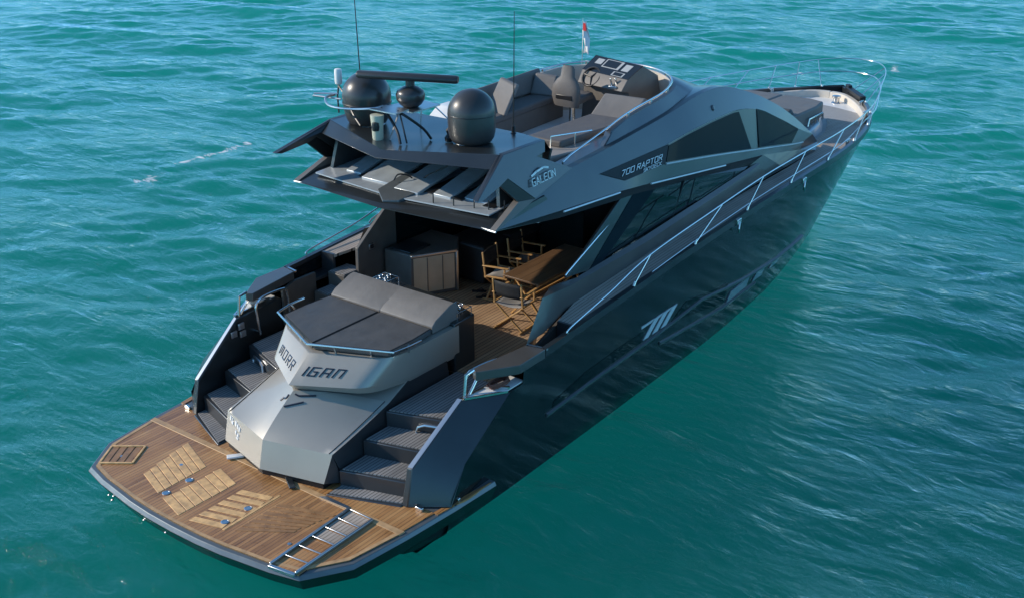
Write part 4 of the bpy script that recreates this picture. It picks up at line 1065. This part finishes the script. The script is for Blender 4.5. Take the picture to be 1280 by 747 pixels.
# --- radar arch / hardtop
b = MB()
top = [(2.694, 0, 4.565), (3.33, 1.68, 4.63), (4.35, 1.75, 4.64), (4.7, 1.1, 4.56), (4.72, 0, 4.56)]
b.add(top+[(2.549, 0, 4.476), (3.12, 1.70, 4.46), (2.38, 2.02, 4.25), (3.0, 0, 4.40), (3.5, 1.66, 4.40), (4.6, 1.7, 4.42), (4.72, 0, 4.42), (2.50, 2.025, 4.22)],
      [(0, 1, 2, 3, 4), (0, 5, 6, 1), (6, 7, 1), (5, 8, 9, 6), (8, 11, 10, 9), (2, 10, 11, 4, 3)])
b = b.sym(); arch = b.obj('radar_arch', 'graphite', Y_, bevel=.008)
# side panels of the arch with the notch and wordmark (starboard and port)
fin = [(2.38, 2.035, 4.25), (3.36, 1.735, 4.635), (4.35, 1.765, 4.645), (4.35, 1.77, 4.46), (4.12, 1.80, 4.45), (4.9, 1.90, 4.10), (3.83, 1.97, 3.90), (3.19, 1.945, 4.36), (3.0, 1.955, 4.30), (2.50, 2.035, 4.22)]
b = MB(); b.prism(fin, (0, -.09, 0))
fins = both(b, 'arch_side_panel', 'graphite_d', Y_, bevel=.006)
b = MB(); b.prism([(3.0, 1.95, 4.30), (3.19, 1.94, 4.36), (3.83, 1.965, 3.90), (3.41, 1.965, 3.96)], (0, -.05, 0)); both(b, 'opening_shade', 'black', Y_)  # black plate stands in for the shaded inside of the open notch
b = MB(); b.prism([(2.79, 2.03, 3.715), (3.41, 1.975, 3.965), (3.83, 1.98, 3.905), (2.81, 2.035, 3.70)], (0, -.10, 0)); both(b, 'tip_fillet', 'cushion_l', Y_)
tx_ = MB()
o = Vector((3.74, -1.985, 4.115)); xd = Vector((.95, .02, .03)); yd = Vector((0, .20, 1))
text(tx_, 'GaLEOn', o, xd, yd, .105, .075, sw=.12, thick=.02, gap=.38)
# little wave mark above the name
for a, c in (((3.76, 4.255), (3.92, 4.30)), ((3.90, 4.297), (4.08, 4.318)), ((4.08, 4.318), (4.20, 4.285))):
    tx_.bar((a[0], -1.94, a[1]), (c[0], -1.93, c[1]), .03, .02, upv=(0, -1, .2))
tx_.obj('arch_wordmark', 'letter', fins[1], smooth=False)
tx_ = MB(); o = Vector((4.36, 1.975, 4.135)); xd = Vector((-.95, .02, -.03)); yd = Vector((0, -.20, 1))
text(tx_, 'GaLEOn', o, xd, yd, .105, .075, sw=.12, thick=.02, gap=.38)
tx_.obj('arch_wordmark', 'letter', fins[0], smooth=False)
# inner slanting struts between overhang and arch plate
b = MB(); b.prism([(3.3, 1.72, 3.84), (4.3, 1.72, 3.88), (4.5, 1.62, 4.42), (3.4, 1.62, 4.42)], (0, -.06, 0)); both(b, 'arch_strut', 'graphite_d', Y_)
b = MB(); b.prism([(4.35, 1.7, 3.85), (4.35, -1.7, 3.85), (4.6, -1.7, 4.43), (4.6, 1.7, 4.43)], (.05, 0, 0)); b.obj('arch_bulkhead', 'interior', Y_)

# domes
b = MB(); prof = [(.20, 0), (.24, .03), (.30, .06), (.335, .12), (.352, .20), (.36, .34), (.36, .47)]+[(.36*math.cos(a), .47+.36*math.sin(a)) for a in [R(8*i) for i in range(1, 12)]]+[(.004, .83)]
b.lathe((3.72, -.88, 4.575), prof, 48); d2 = b.obj('satellite_dome', 'dome', Y_, angle=50)
b = MB(); b.lathe((3.72, -.88, 4.57), [(.24, 0), (.25, .02), (.24, .035)], 40); b.obj('dome_base', 'alu', d2)
b = MB(); b.lathe((3.72, -.88, 5.035), [(.3605, 0), (.363, .006), (.3605, .012)], 48); b.obj('dome_seam', 'black', d2)
b = MB(); prof = [(.24, 0), (.29, .03), (.33, .10), (.36, .20), (.375, .33)]+[(.385*math.cos(a), .45+.385*math.sin(a)) for a in [R(-10+8*i) for i in range(0, 13)]]+[(.004, .836)]
b.lathe((3.62, 1.14, 4.59), prof, 48); d1 = b.obj('satellite_dome', 'dome', Y_, angle=50)
b = MB(); b.lathe((3.62, 1.14, 4.575), [(.27, 0), (.28, .02), (.27, .035)], 40); b.obj('dome_base', 'alu', d1)
b = MB(); b.lathe((3.62, 1.14, 4.93), [(.385, 0), (.39, .012), (.385, .025)], 48); b.obj('dome_seam', 'black', d1)
for (cx, cy, cz, r_, par) in ((3.72, -.88, 4.60, .27, d2), (3.62, 1.14, 4.60, .295, d1)):
    b = MB()
    for k in range(10):
        a = 2*math.pi*k/10; b.lathe((cx+r_*math.cos(a), cy+r_*math.sin(a), cz-.03), [(.016, 0), (.016, .02), (.001, .024)], 8)
    b.lathe((cx, cy, cz-.035), [(r_+.03, 0), (r_+.03, .012), (r_-.05, .012)], 40); b.obj('dome_flange', 'graphite', par)
# open-array radar
b = MB(); b.lathe((3.66, .26, 4.98), [(.10, 0), (.17, .05), (.215, .12), (.225, .2), (.20, .26), (.12, .31), (.07, .33), (.07, .42), (.01, .42)], 32)
rad = b.obj('radar_pedestal', 'dome', Y_, angle=40)
pA, pB = Vector((3.24, .95, 5.47)), Vector((3.98, -.42, 5.43))
dirv = (pB-pA).normalized(); sdv = dirv.cross(Vector((0, 0, 1))).normalized()
rr = []
for p, sc in ((pA, .82), (pA+dirv*.03, 1), (pB-dirv*.03, 1), (pB, .82)):
    rr.append([tuple(p+sdv*(.095*sc*math.cos(a))+Vector((0, 0, .062*sc*math.sin(a)))) for a in [2*math.pi*i/16 for i in range(16)]])
b = MB(); b.loft(rr, closed=True); b.obj('radar_scanner', 'dome', rad, angle=40)
b = MB(); b.prism([(3.40, .0, 4.985), (3.50, .62, 4.985), (4.10, .48, 4.985), (4.05, .0, 4.985)], (0, 0, -.02)); b.obj('radar_shelf', 'alu', rad)
b = MB(); b.tube([(4.08, .40, 4.97), (4.05, .42, 4.57)], .014, 6); b.tube([(4.0, .1, 4.97), (4.3, -.1, 4.6)], .012, 6); b.tube([(3.45, .3, 4.97), (3.15, .25, 4.57)], .014, 6); b.obj('shelf_leg', 'alu', rad)
# mast frame in front: curved black pipes, small shelf, lamp
b = MB()
b.tube([(3.2, .12, 5.02), (3.25, -.02, 4.95), (3.45, -.16, 4.75), (3.56, -.22, 4.58)], .022, 8, smooth_n=5)
b.tube([(3.2, .45, 5.02), (3.18, .3, 4.95), (3.1, .05, 4.75), (3.05, -.05, 4.58)], .022, 8, smooth_n=5)
b.tube([(3.22, .10, 5.02), (3.14, -.10, 4.58)], .014, 6)
fr_ = b.obj('instrument_frame', 'black', Y_)
b = MB(); b.prism([(3.05, .55, 5.03), (3.38, .52, 5.03), (3.38, .05, 5.03), (3.05, .02, 5.03)], (0, 0, -.018)); b.obj('instrument_shelf', 'alu', fr_)
b = MB(); rg = [(3.30+.40*math.cos(a), 1.16+.36*math.sin(a), 5.0) for a in [R(100+20*i) for i in range(0, 12)]]
b.tube([(3.40, 1.62, 5.03), (3.2, 1.62, 5.02), (3.02, 1.40, 4.98), (2.98, 1.15, 4.97), (3.05, .85, 4.98), (3.12, .55, 5.02), (3.3, .5, 5.03)], .018, 8, smooth_n=5)
b.tube([(3.25, 1.95, 5.0), (3.36, 1.45, 4.99)], .014, 6); b.tube([(3.3, 1.98, 5.02), (3.45, 1.6, 5.04)], .014, 6)
b.obj('ring_bracket', 'alu', fr_)
b = MB(); b.lathe((3.05, .40, 4.58), [(.075, 0), (.085, .03), (.088, .18), (.105, .36), (.105, .38), (.01, .38)], 20); lamp = b.obj('deck_floodlight', 'palegreen', fr_)
b = MB(); b.lathe((2.965, .36, 4.80), [(.01, -.07), (.05, -.06), (.06, 0), (.05, .06), (.01, .07)], 14); b.obj('lamp_lens', 'black', lamp)
b = MB(); b.tube([(3.40, 1.55, 4.75), (3.44, 1.60, 5.0), (3.50, 1.62, 5.18)], .014, 6); b.tube([(3.46, 1.58, 5.16), (3.40, 1.40, 5.05), (3.18, 1.02, 4.85), (3.1, .8, 4.72)], .016, 6, smooth_n=4); gp = b.obj('antenna_pole', 'black', Y_)
b = MB(); b.lathe((3.50, 1.62, 5.17), [(.03, 0), (.055, .02), (.06, .06), (.06, .22), (.05, .25), (.01, .26)], 18); b.obj('gps_antenna', 'white', gp)
for p, h, lean in (((3.75, 1.35, 4.6), 2.6, (-.05, .05)), ((4.62, -.98, 4.56), 1.85, (.02, .0))):
    b = MB(); b.tube([p, (p[0]+lean[0]*.2, p[1]+lean[1]*.2, p[2]+.3), (p[0]+lean[0], p[1]+lean[1], p[2]+h)], [.016, .011, .005], 6)
    o = b.obj('whip_antenna', 'black', Y_); b = MB(); b.lathe((p[0], p[1], p[2]-.03), [(.05, 0), (.05, .03), (.03, .05), (.03, .14), (.01, .15)], 14); b.obj('antenna_base', 'black', o)
# hand-held items by the dome: dark fittings
b = MB(); b.lathe((3.62, -.52, 4.60), [(.06, -.02), (.07, .04), (.03, .09), (.05, .15), (.01, .2)], 14); b.tube([(3.62, -.52, 4.68), (3.8, -.66, 4.66)], .02, 6); b.obj('horn', 'black', Y_)
b = MB(); b.tube([(3.05, -.62, 4.53), (3.2, -.98, 4.54), (3.22, -1.02, 4.50)], .012, 6); b.obj('hand_rail', 'graphite', Y_)

# --- flybridge coaming, seats, helm
cp = [((6.45, 1.50), 4.30, (5.85, 1.74), 4.02), ((6.9, 1.47), 4.38, (6.5, 1.73), 4.08), ((7.5, 1.42), 4.43, (7.5, 1.70), 4.15), ((8.5, 1.36), 4.50, (8.7, 1.62), 4.18), ((9.15, 1.15), 4.56, (9.9, 1.45), 4.22), ((9.52, .75), 4.60, (10.75, 1.05), 4.16), ((9.66, .3), 4.62, (11.15, .5), 4.10), ((9.68, 0), 4.62, (11.2, 0), 4.10)]
inn_b, inn_t, out_t, out_b = [], [], [], []
pp = []
for (ix, iy), zt, (ox, oy), zo in cp: pp.append((Vector((ix, iy, zt)), Vector((ox, oy, zo))))
A2 = spline([p[0] for p in pp], 4); B2 = spline([p[1] for p in pp], 4)
inner = [[(p.x, p.y, 3.72), tuple(p+Vector((0, 0, -.02)))] for p in A2]
def offs(i, d):
    t = (A2[min(i+1, len(A2)-1)]-A2[max(i-1, 0)]); t.z = 0; t.normalize(); n = Vector((t.y*-1, t.x, 0)); 
    if n.dot(Vector((A2[i].x-7.5, A2[i].y, 0))) < 0: n = -n
    return n*d
b = MB(); b.loft([[(p.x, p.y, 3.70) for p in A2], [tuple(p) for p in A2], [tuple(p+offs(i, .03)+Vector((0, 0, .01))) for i, p in enumerate(A2)]])
b.sym().obj('flybridge_coaming', 'cream', Y_, angle=40)
b = MB(); b.loft([[tuple(p+offs(i, .03)+Vector((0, 0, .008))) for i, p in enumerate(A2)], [tuple(p+offs(i, .13)+Vector((0, 0, .0))) for i, p in enumerate(A2)], [tuple(p) for p in B2]])
b.add([(6.45, 1.50, 3.72), (6.45, 1.50, 4.30), (6.45, 1.63, 4.30), (5.85, 1.74, 4.02), (5.85, 1.74, 3.72)], [(0, 1, 2, 3, 4)])
b.sym().obj('flybridge_fairing', 'graphite_d', Y_, angle=35)
# low smoked wind deflector round the front
b = MB(); ws = [i for i, p in enumerate(A2) if p.x > 8.2]
lo = [tuple(A2[i]+offs(i, .05)+Vector((0, 0, .0))) for i in ws]; hi = [tuple(A2[i]+offs(i, .30)+Vector((-.0, 0, -.02))) for i in ws]
# rail round the coaming
frp = [(5.08, 1.60, 3.98), (5.08, 1.60, 4.10), (5.3, 1.585, 4.16)]+[tuple(A2[i]+offs(i, .05)+Vector((0, 0, .055))) for i in range(1, len(A2))]
b = MB(); b.tube(frp+[(x, -y, z) for x, y, z in frp[::-1][1:]], .017, 8)
fro = b.obj('flybridge_rail', 'chrome', Y_)
for i in (6, 10, 13, 16, 19):
    p = A2[i]+offs(i, .05); b = MB(); b.tube([tuple(p+Vector((0, 0, -.01))), tuple(p+Vector((0, 0, .055)))], .022, 8); both(b, 'rail_post', 'chrome', fro)
# windscreen below the fairing
b = MB(); rr = []
for t in np.linspace(0, 1, 8):
    x0, z0 = 11.0+t*3.8, 4.12-t**1.25*1.72
    w = 1.12+.2*t
    rr.append([(x0-.9*(k*k)*.5*(1-t), w*k, z0-.05*k*k) for k in np.linspace(-1, 1, 13)])
b.loft(rr); b.obj('windscreen', 'glass', Y_)
# starboard lounge
b = MB(); b.prism([(5.0, -.45, 4.09), (8.2, -.45, 4.09), (8.5, -1.34, 4.09), (6.4, -1.52, 4.09), (5.0, -1.20, 4.09)], (0, 0, -.36)); lou = b.obj('sun_lounge', 'loungebase', Y_, bevel=.02)
b = MB(); b.prism([(5.72, -.42, 4.20), (7.55, -.50, 4.22), (7.6, -1.10, 4.22), (7.4, -1.30, 4.22), (5.75, -1.10, 4.20)], (0, 0, -.13)); b.obj('lounge_cushion', 'fly_cush', lou, bevel=.04, seg=3)
b = MB(); b.prism([(7.50, -.48, 4.16), (7.52, -1.30, 4.16), (8.10, -1.30, 4.50), (8.02, -.48, 4.50)], (.10, 0, -.07)); b.obj('lounge_backrest', 'cushion_l', lou, bevel=.04, seg=3)
b = MB(); b.tube([(5.6, -1.0, 4.08), (5.6, -1.0, 4.30), (6.15, -1.38, 4.34), (6.2, -1.40, 4.34)], .013, 6); b.tube([(5.95, -1.24, 4.08), (5.95, -1.24, 4.32)], .013, 6); b.obj('lounge_grabrail', 'chrome', lou)
# port sofa
b = MB(); b.prism([(6.0, .72, 4.08), (8.7, .86, 4.08), (8.7, 1.36, 4.08), (6.0, 1.44, 4.08)], (0, 0, -.36)); sof = b.obj('flybridge_sofa', 'vinyl', Y_, bevel=.02)
b = MB(); b.prism([(6.1, .68, 4.20), (8.6, .82, 4.20), (8.6, 1.25, 4.20), (6.1, 1.30, 4.20)], (0, 0, -.13)); b.obj('sofa_cushion', 'fly_cush', sof, bevel=.04, seg=3)
b = MB(); b.prism([(6.75, 1.24, 4.18), (6.55, .66, 4.18), (7.05, .74, 4.64), (7.2, 1.24, 4.70)], (.12, .02, -.02)); b.prism([(6.2, 1.30, 4.2), (8.6, 1.26, 4.2), (8.6, 1.34, 4.62), (6.2, 1.42, 4.52)], (0, .08, -.02))
b.prism([(8.15, 1.28, 4.2), (8.25, .80, 4.2), (8.45, .84, 4.55), (8.35, 1.28, 4.58)], (.12, .02, -.02))
o_s = MB(); o_s.prism([(4.95, .95, 3.95), (5.75, .95, 4.44), (6.05, .95, 4.44), (6.05, .95, 3.75), (4.95, .95, 3.75)], (0, .55, 0)); o_s.obj('bench_end', 'white', sof, bevel=.02)
b.obj('sofa_backrest', 'cushion_l', sof, bevel=.04, seg=3)
# helm seat
b = MB(); b.lathe((8.25, .36, 3.72), [(.16, 0), (.16, .02), (.06, .04), (.05, .38), (.10, .42), (.01, .42)], 20); hs = b.obj('helm_seat', 'chrome', Y_)
b = MB(); b.prism([(8.08, .64, 4.16), (8.62, .60, 4.18), (8.62, .12, 4.18), (8.08, .10, 4.16)], (0, 0, .14)); b.obj('seat_base', 'fly_cush', hs, bevel=.05, seg=3)
b = MB(); rr = []
for z, w, x0, th in ((4.12, .27, 8.02, .16), (4.30, .31, 7.99, .17), (4.48, .30, 8.0, .16), (4.60, .22, 8.03, .14), (4.66, .15, 8.05, .13), (4.80, .14, 8.08, .11), (4.86, .10, 8.09, .08)):
    rr.append([(x0+th*.5*(1+math.cos(a)*1.0)-.02, .37+w*math.copysign(abs(math.sin(a))**.7, math.sin(a)), z) for a in [2*math.pi*i/20 for i in range(20)]])
b.loft(rr, closed=True); b.obj('seat_back', 'fly_cush', hs, angle=60)
b = MB(); b.box((7.985, .37, 4.30), (.03, .36, .09)); b.obj('back_pocket', 'black', hs, bevel=.02)
# console
b = MB()
dA, dB, dC, dD = (8.80, .52, 4.66), (9.05, .38, 4.90), (8.72, -.84, 4.90), (8.50, -.66, 4.66)
b.add([dA, dB, dC, dD, (8.85, .55, 3.72), (9.5, .55, 3.72), (9.5, -.9, 3.72), (8.70, -.72, 3.72), (9.5, .5, 4.62), (9.35, -.8, 4.62), (8.62, .5, 4.45), (8.40, -.6, 4.45), (8.85, .5, 4.4), (8.62, -.62, 4.4)],
      [(0, 3, 2, 1), (0, 10, 11, 3), (10, 12, 13, 11), (12, 4, 7, 13), (1, 2, 9, 8), (0, 1, 8, 5, 4, 12, 10), (3, 11, 13, 7, 6, 9, 2), (8, 9, 6, 5)])
con = b.obj('helm_console', 'vinyl', Y_, bevel=.012)
def dash(u, v, h=.006):
    p = Vector(dA).lerp(Vector(dD), u).lerp(Vector(dB).lerp(Vector(dC), u), v); n = (Vector(dD)-Vector(dA)).cross(Vector(dB)-Vector(dA)).normalized()
    if n.z < 0: n = -n
    return p+n*h
def dpanel(u0, u1, v0, v1, h, m, name): 
    b = MB(); q = [dash(u0, v0, h), dash(u1, v0, h), dash(u1, v1, h), dash(u0, v1, h)]; n = (q[1]-q[0]).cross(q[3]-q[0]).normalized(); n = n if n.z > 0 else -n
    b.prism([tuple(p) for p in q], tuple(-n*.012)); return b.obj(name, m, con, smooth=False)
dpanel(.0, 1.0, .0, 1.0, .004, 'screen', 'dash_panel')
dpanel(.30, .66, .40, .92, .010, 'btn', 'display_bezel'); dpanel(.325, .61, .45, .88, .014, 'screen', 'chart_display')
dpanel(.12, .26, .52, .85, .010, 'btn', 'switch_panel'); dpanel(.72, .86, .42, .84, .010, 'btn', 'switch_panel')
dpanel(.62, .86, .04, .30, .010, 'btn', 'display_bezel'); dpanel(.65, .83, .07, .27, .014, 'screen', 'chart_display')
wc = Vector((8.66, .22, 4.58)); wn2 = Vector((-.75, .05, .55)).normalized(); wu = wn2.cross(Vector((0, 1, 0))).normalized(); wv2 = wn2.cross(wu)
b = MB(); b.tube([tuple(wc+(wu*math.cos(a)+wv2*math.sin(a))*.19) for a in [2*math.pi*i/28 for i in range(28)]], .019, 8, closed=True)
for k in range(3):
    a = 2*math.pi*k/3+.3; b.tube([tuple(wc), tuple(wc+(wu*math.cos(a)+wv2*math.sin(a))*.19)], .016, 6)
b.tube([tuple(wc), tuple(wc-wn2*.16)], .03, 8); b.obj('steering_wheel', 'black', con)
b = MB(); b.box((8.52, -.38, 4.50), (.20, .16, .05), .1); b.bar((8.50, -.34, 4.5), (8.44, -.33, 4.66), .03, .03); b.bar((8.52, -.43, 4.5), (8.47, -.42, 4.67), .03, .03); b.obj('throttle_lever', 'chrome', con, bevel=.01)
# courtesy flag on its staff by the flybridge front
b = MB(); b.tube([(9.55, 1.02, 4.55), (9.55, 1.02, 5.45)], .010, 6); st = b.obj('flag_staff', 'chrome', Y_)
b = MB(); rr = []
for i in range(7):
    t = i/6; rr.append([(9.57+.05*math.sin(5*t+z0*6)+.0, 1.01-.16*(t)*(1-.55*z0), 4.78+.60*z0) for z0 in (0, .25, .5, .75, 1)])
b.loft(rr); b.obj('flag', 'whitecl', st)
b = MB(); b.prism([(9.54, .93, 5.22), (9.54, 1.0, 5.22), (9.54, 1.0, 5.36), (9.54, .95, 5.36)], (-.01, 0, 0)); b.obj('flag_canton', 'red', st)

# ------------------------------------------------------------------ loose things in the cockpit
def director_chair(loc, rz, label):
    r = empty('director_chair', loc, rz, label, 'chair', 'folding director chairs around the cockpit table')
    # faces local +X; width along Y
    W, D, SH = .54, .40, .46
    for sx in (-D/2, D/2):
        for k in (-1, 1):
            b = MB(); b.bar((sx+.012*k, -k*W/2*.92, .03), (sx+.012*k, k*W/2*.92, SH-.03), .022, .034, upv=(1, 0, 0)); b.obj('leg', 'wood', r, bevel=.004)
    for s in (-1, 1):
        b = MB(); b.bar((-D/2-.07, s*W/2*.92, .018), (D/2+.07, s*W/2*.92, .018), .03, .03); b.obj('foot_rail', 'wood', r, bevel=.006)
        b = MB(); b.bar((-D/2-.02, s*W/2, SH), (D/2+.02, s*W/2, SH), .03, .03); b.obj('seat_rail', 'wood', r, bevel=.006)
        b = MB(); b.bar((D/2-.03, s*W/2, SH), (D/2-.03, s*W/2, .64), .03, .03, upv=(1, 0, 0)); b.obj('arm_post', 'wood', r, bevel=.006)
        b = MB(); b.bar((-D/2+.0, s*W/2, SH), (-D/2-.05, s*W/2, .89), .03, .03, upv=(1, 0, 0)); b.obj('back_post', 'wood', r, bevel=.006)
        b = MB(); b.bar((-D/2-.05, s*W/2, .65), (D/2+.05, s*W/2, .65), .055, .022); b.obj('armrest', 'wood', r, bevel=.008)
    b = MB(); rr = [[(x, y, SH+.012-.045*math.cos(y/W*math.pi)) for x in np.linspace(-D/2+.0, D/2, 5)] for y in np.linspace(-W/2, W/2, 9)]
    b.loft(rr); o = b.obj('seat', 'seatcloth', r); q = o.modifiers.new('s', 'SOLIDIFY'); q.thickness = .006
    b = MB(); rr = [[(-D/2-.018-.032*(z-.62)/.26-.035*math.cos(y/W*math.pi), y, z) for z in np.linspace(.60, .865, 5)] for y in np.linspace(-W/2-.015, W/2+.015, 9)]
    b.loft(rr); o = b.obj('backrest', 'canvas', r); q = o.modifiers.new('s', 'SOLIDIFY'); q.thickness = .008
    return r
director_chair((4.80, -.88, 1.206), R(5), 'director chair with its black canvas back towards the stern, at the near table end')
director_chair((5.68, .05, 1.206), R(-78), 'director chair on the far table side, the one nearer the bar cabinet')
director_chair((6.50, .12, 1.206), R(-80), 'director chair on the far table side, deeper under the overhang')
t = empty('dining_table', (5.95, -.82, 1.206), 0, 'brown wooden folding dining table in the cockpit under the overhang', 'table')
b = MB(); b.box((0, 0, .735), (1.85, .74, .035)); b.obj('tabletop', 'tablewood', t, bevel=.006)
b = MB()
for s in (-1, 1): b.bar((-.8, s*.33, .695), (.8, s*.33, .695), .03, .05)
for s in (-1, 1): b.bar((s*.8, -.33, .695), (s*.8, .33, .695), .03, .05)
b.obj('apron', 'wood', t, bevel=.004)
for sx in (-.72, .72):
    for k in (-1, 1):
        b = MB(); b.bar((sx+.02*k, -k*.31, .01), (sx+.02*k, k*.31, .69), .032, .045, upv=(1, 0, 0)); b.obj('leg', 'wood', t, bevel=.004)
b = MB(); b.bar((-.72, 0, .35), (.72, 0, .35), .03, .03); b.obj('stretcher', 'wood', t, bevel=.004)
# flip-flops on the teak
for k, (x, y, lab) in enumerate(((5.62, .52, 'dark flip-flop left on the cockpit teak, the one nearer the cabinet'), (5.45, .30, 'dark flip-flop left on the cockpit teak, the one nearer the chairs'))):
    s_ = empty('flip_flop', (x, y, 1.206), R(-58+14*k), lab, 'shoe', 'flip-flops on the cockpit floor')
    out = [(-.13, -.035), (-.13, .035), (-.05, .034), (.05, .048), (.11, .04), (.135, .0), (.11, -.04), (.05, -.045), (-.05, -.033)]
    b = MB(); b.prism([(a, c, .022) for a, c in out], (0, 0, -.02)); b.obj('sole', 'rubber', s_, bevel=.006)
    b = MB(); b.tube([(-.02, -.04, .02), (.03, -.03, .05), (.08, 0, .03), (.03, .03, .05), (-.02, .04, .02)], .008, 6, smooth_n=3); b.obj('strap', 'rubber', s_)
# mooring rope coils in the quarter openings
def rope_coil(name, c, r, m, label, turns=4):
    pts = []
    for i in range(turns*16+1):
        a = 2*math.pi*i/16; rr_ = r*(1+.12*math.sin(a*1.7)); pts.append((rr_*math.cos(a)*1.35, rr_*math.sin(a)*.62, .02+.018*i/16+.006*math.sin(3*a)))
    b = MB(); b.tube(pts, .013, 6); o = b.obj(name, m); o.location = c; o.rotation_euler = (0, 0, .2 if c[1] > 0 else -.2); tag(o, label, 'rope'); return o
rope_coil('mooring_rope', (2.18, -2.53, 1.676), .13, 'redrope', 'brownish red mooring rope coiled in the starboard quarter opening')
rope_coil('mooring_rope', (2.20, 2.55, 1.676), .13, 'rope', 'pale mooring rope coiled in the port quarter opening')
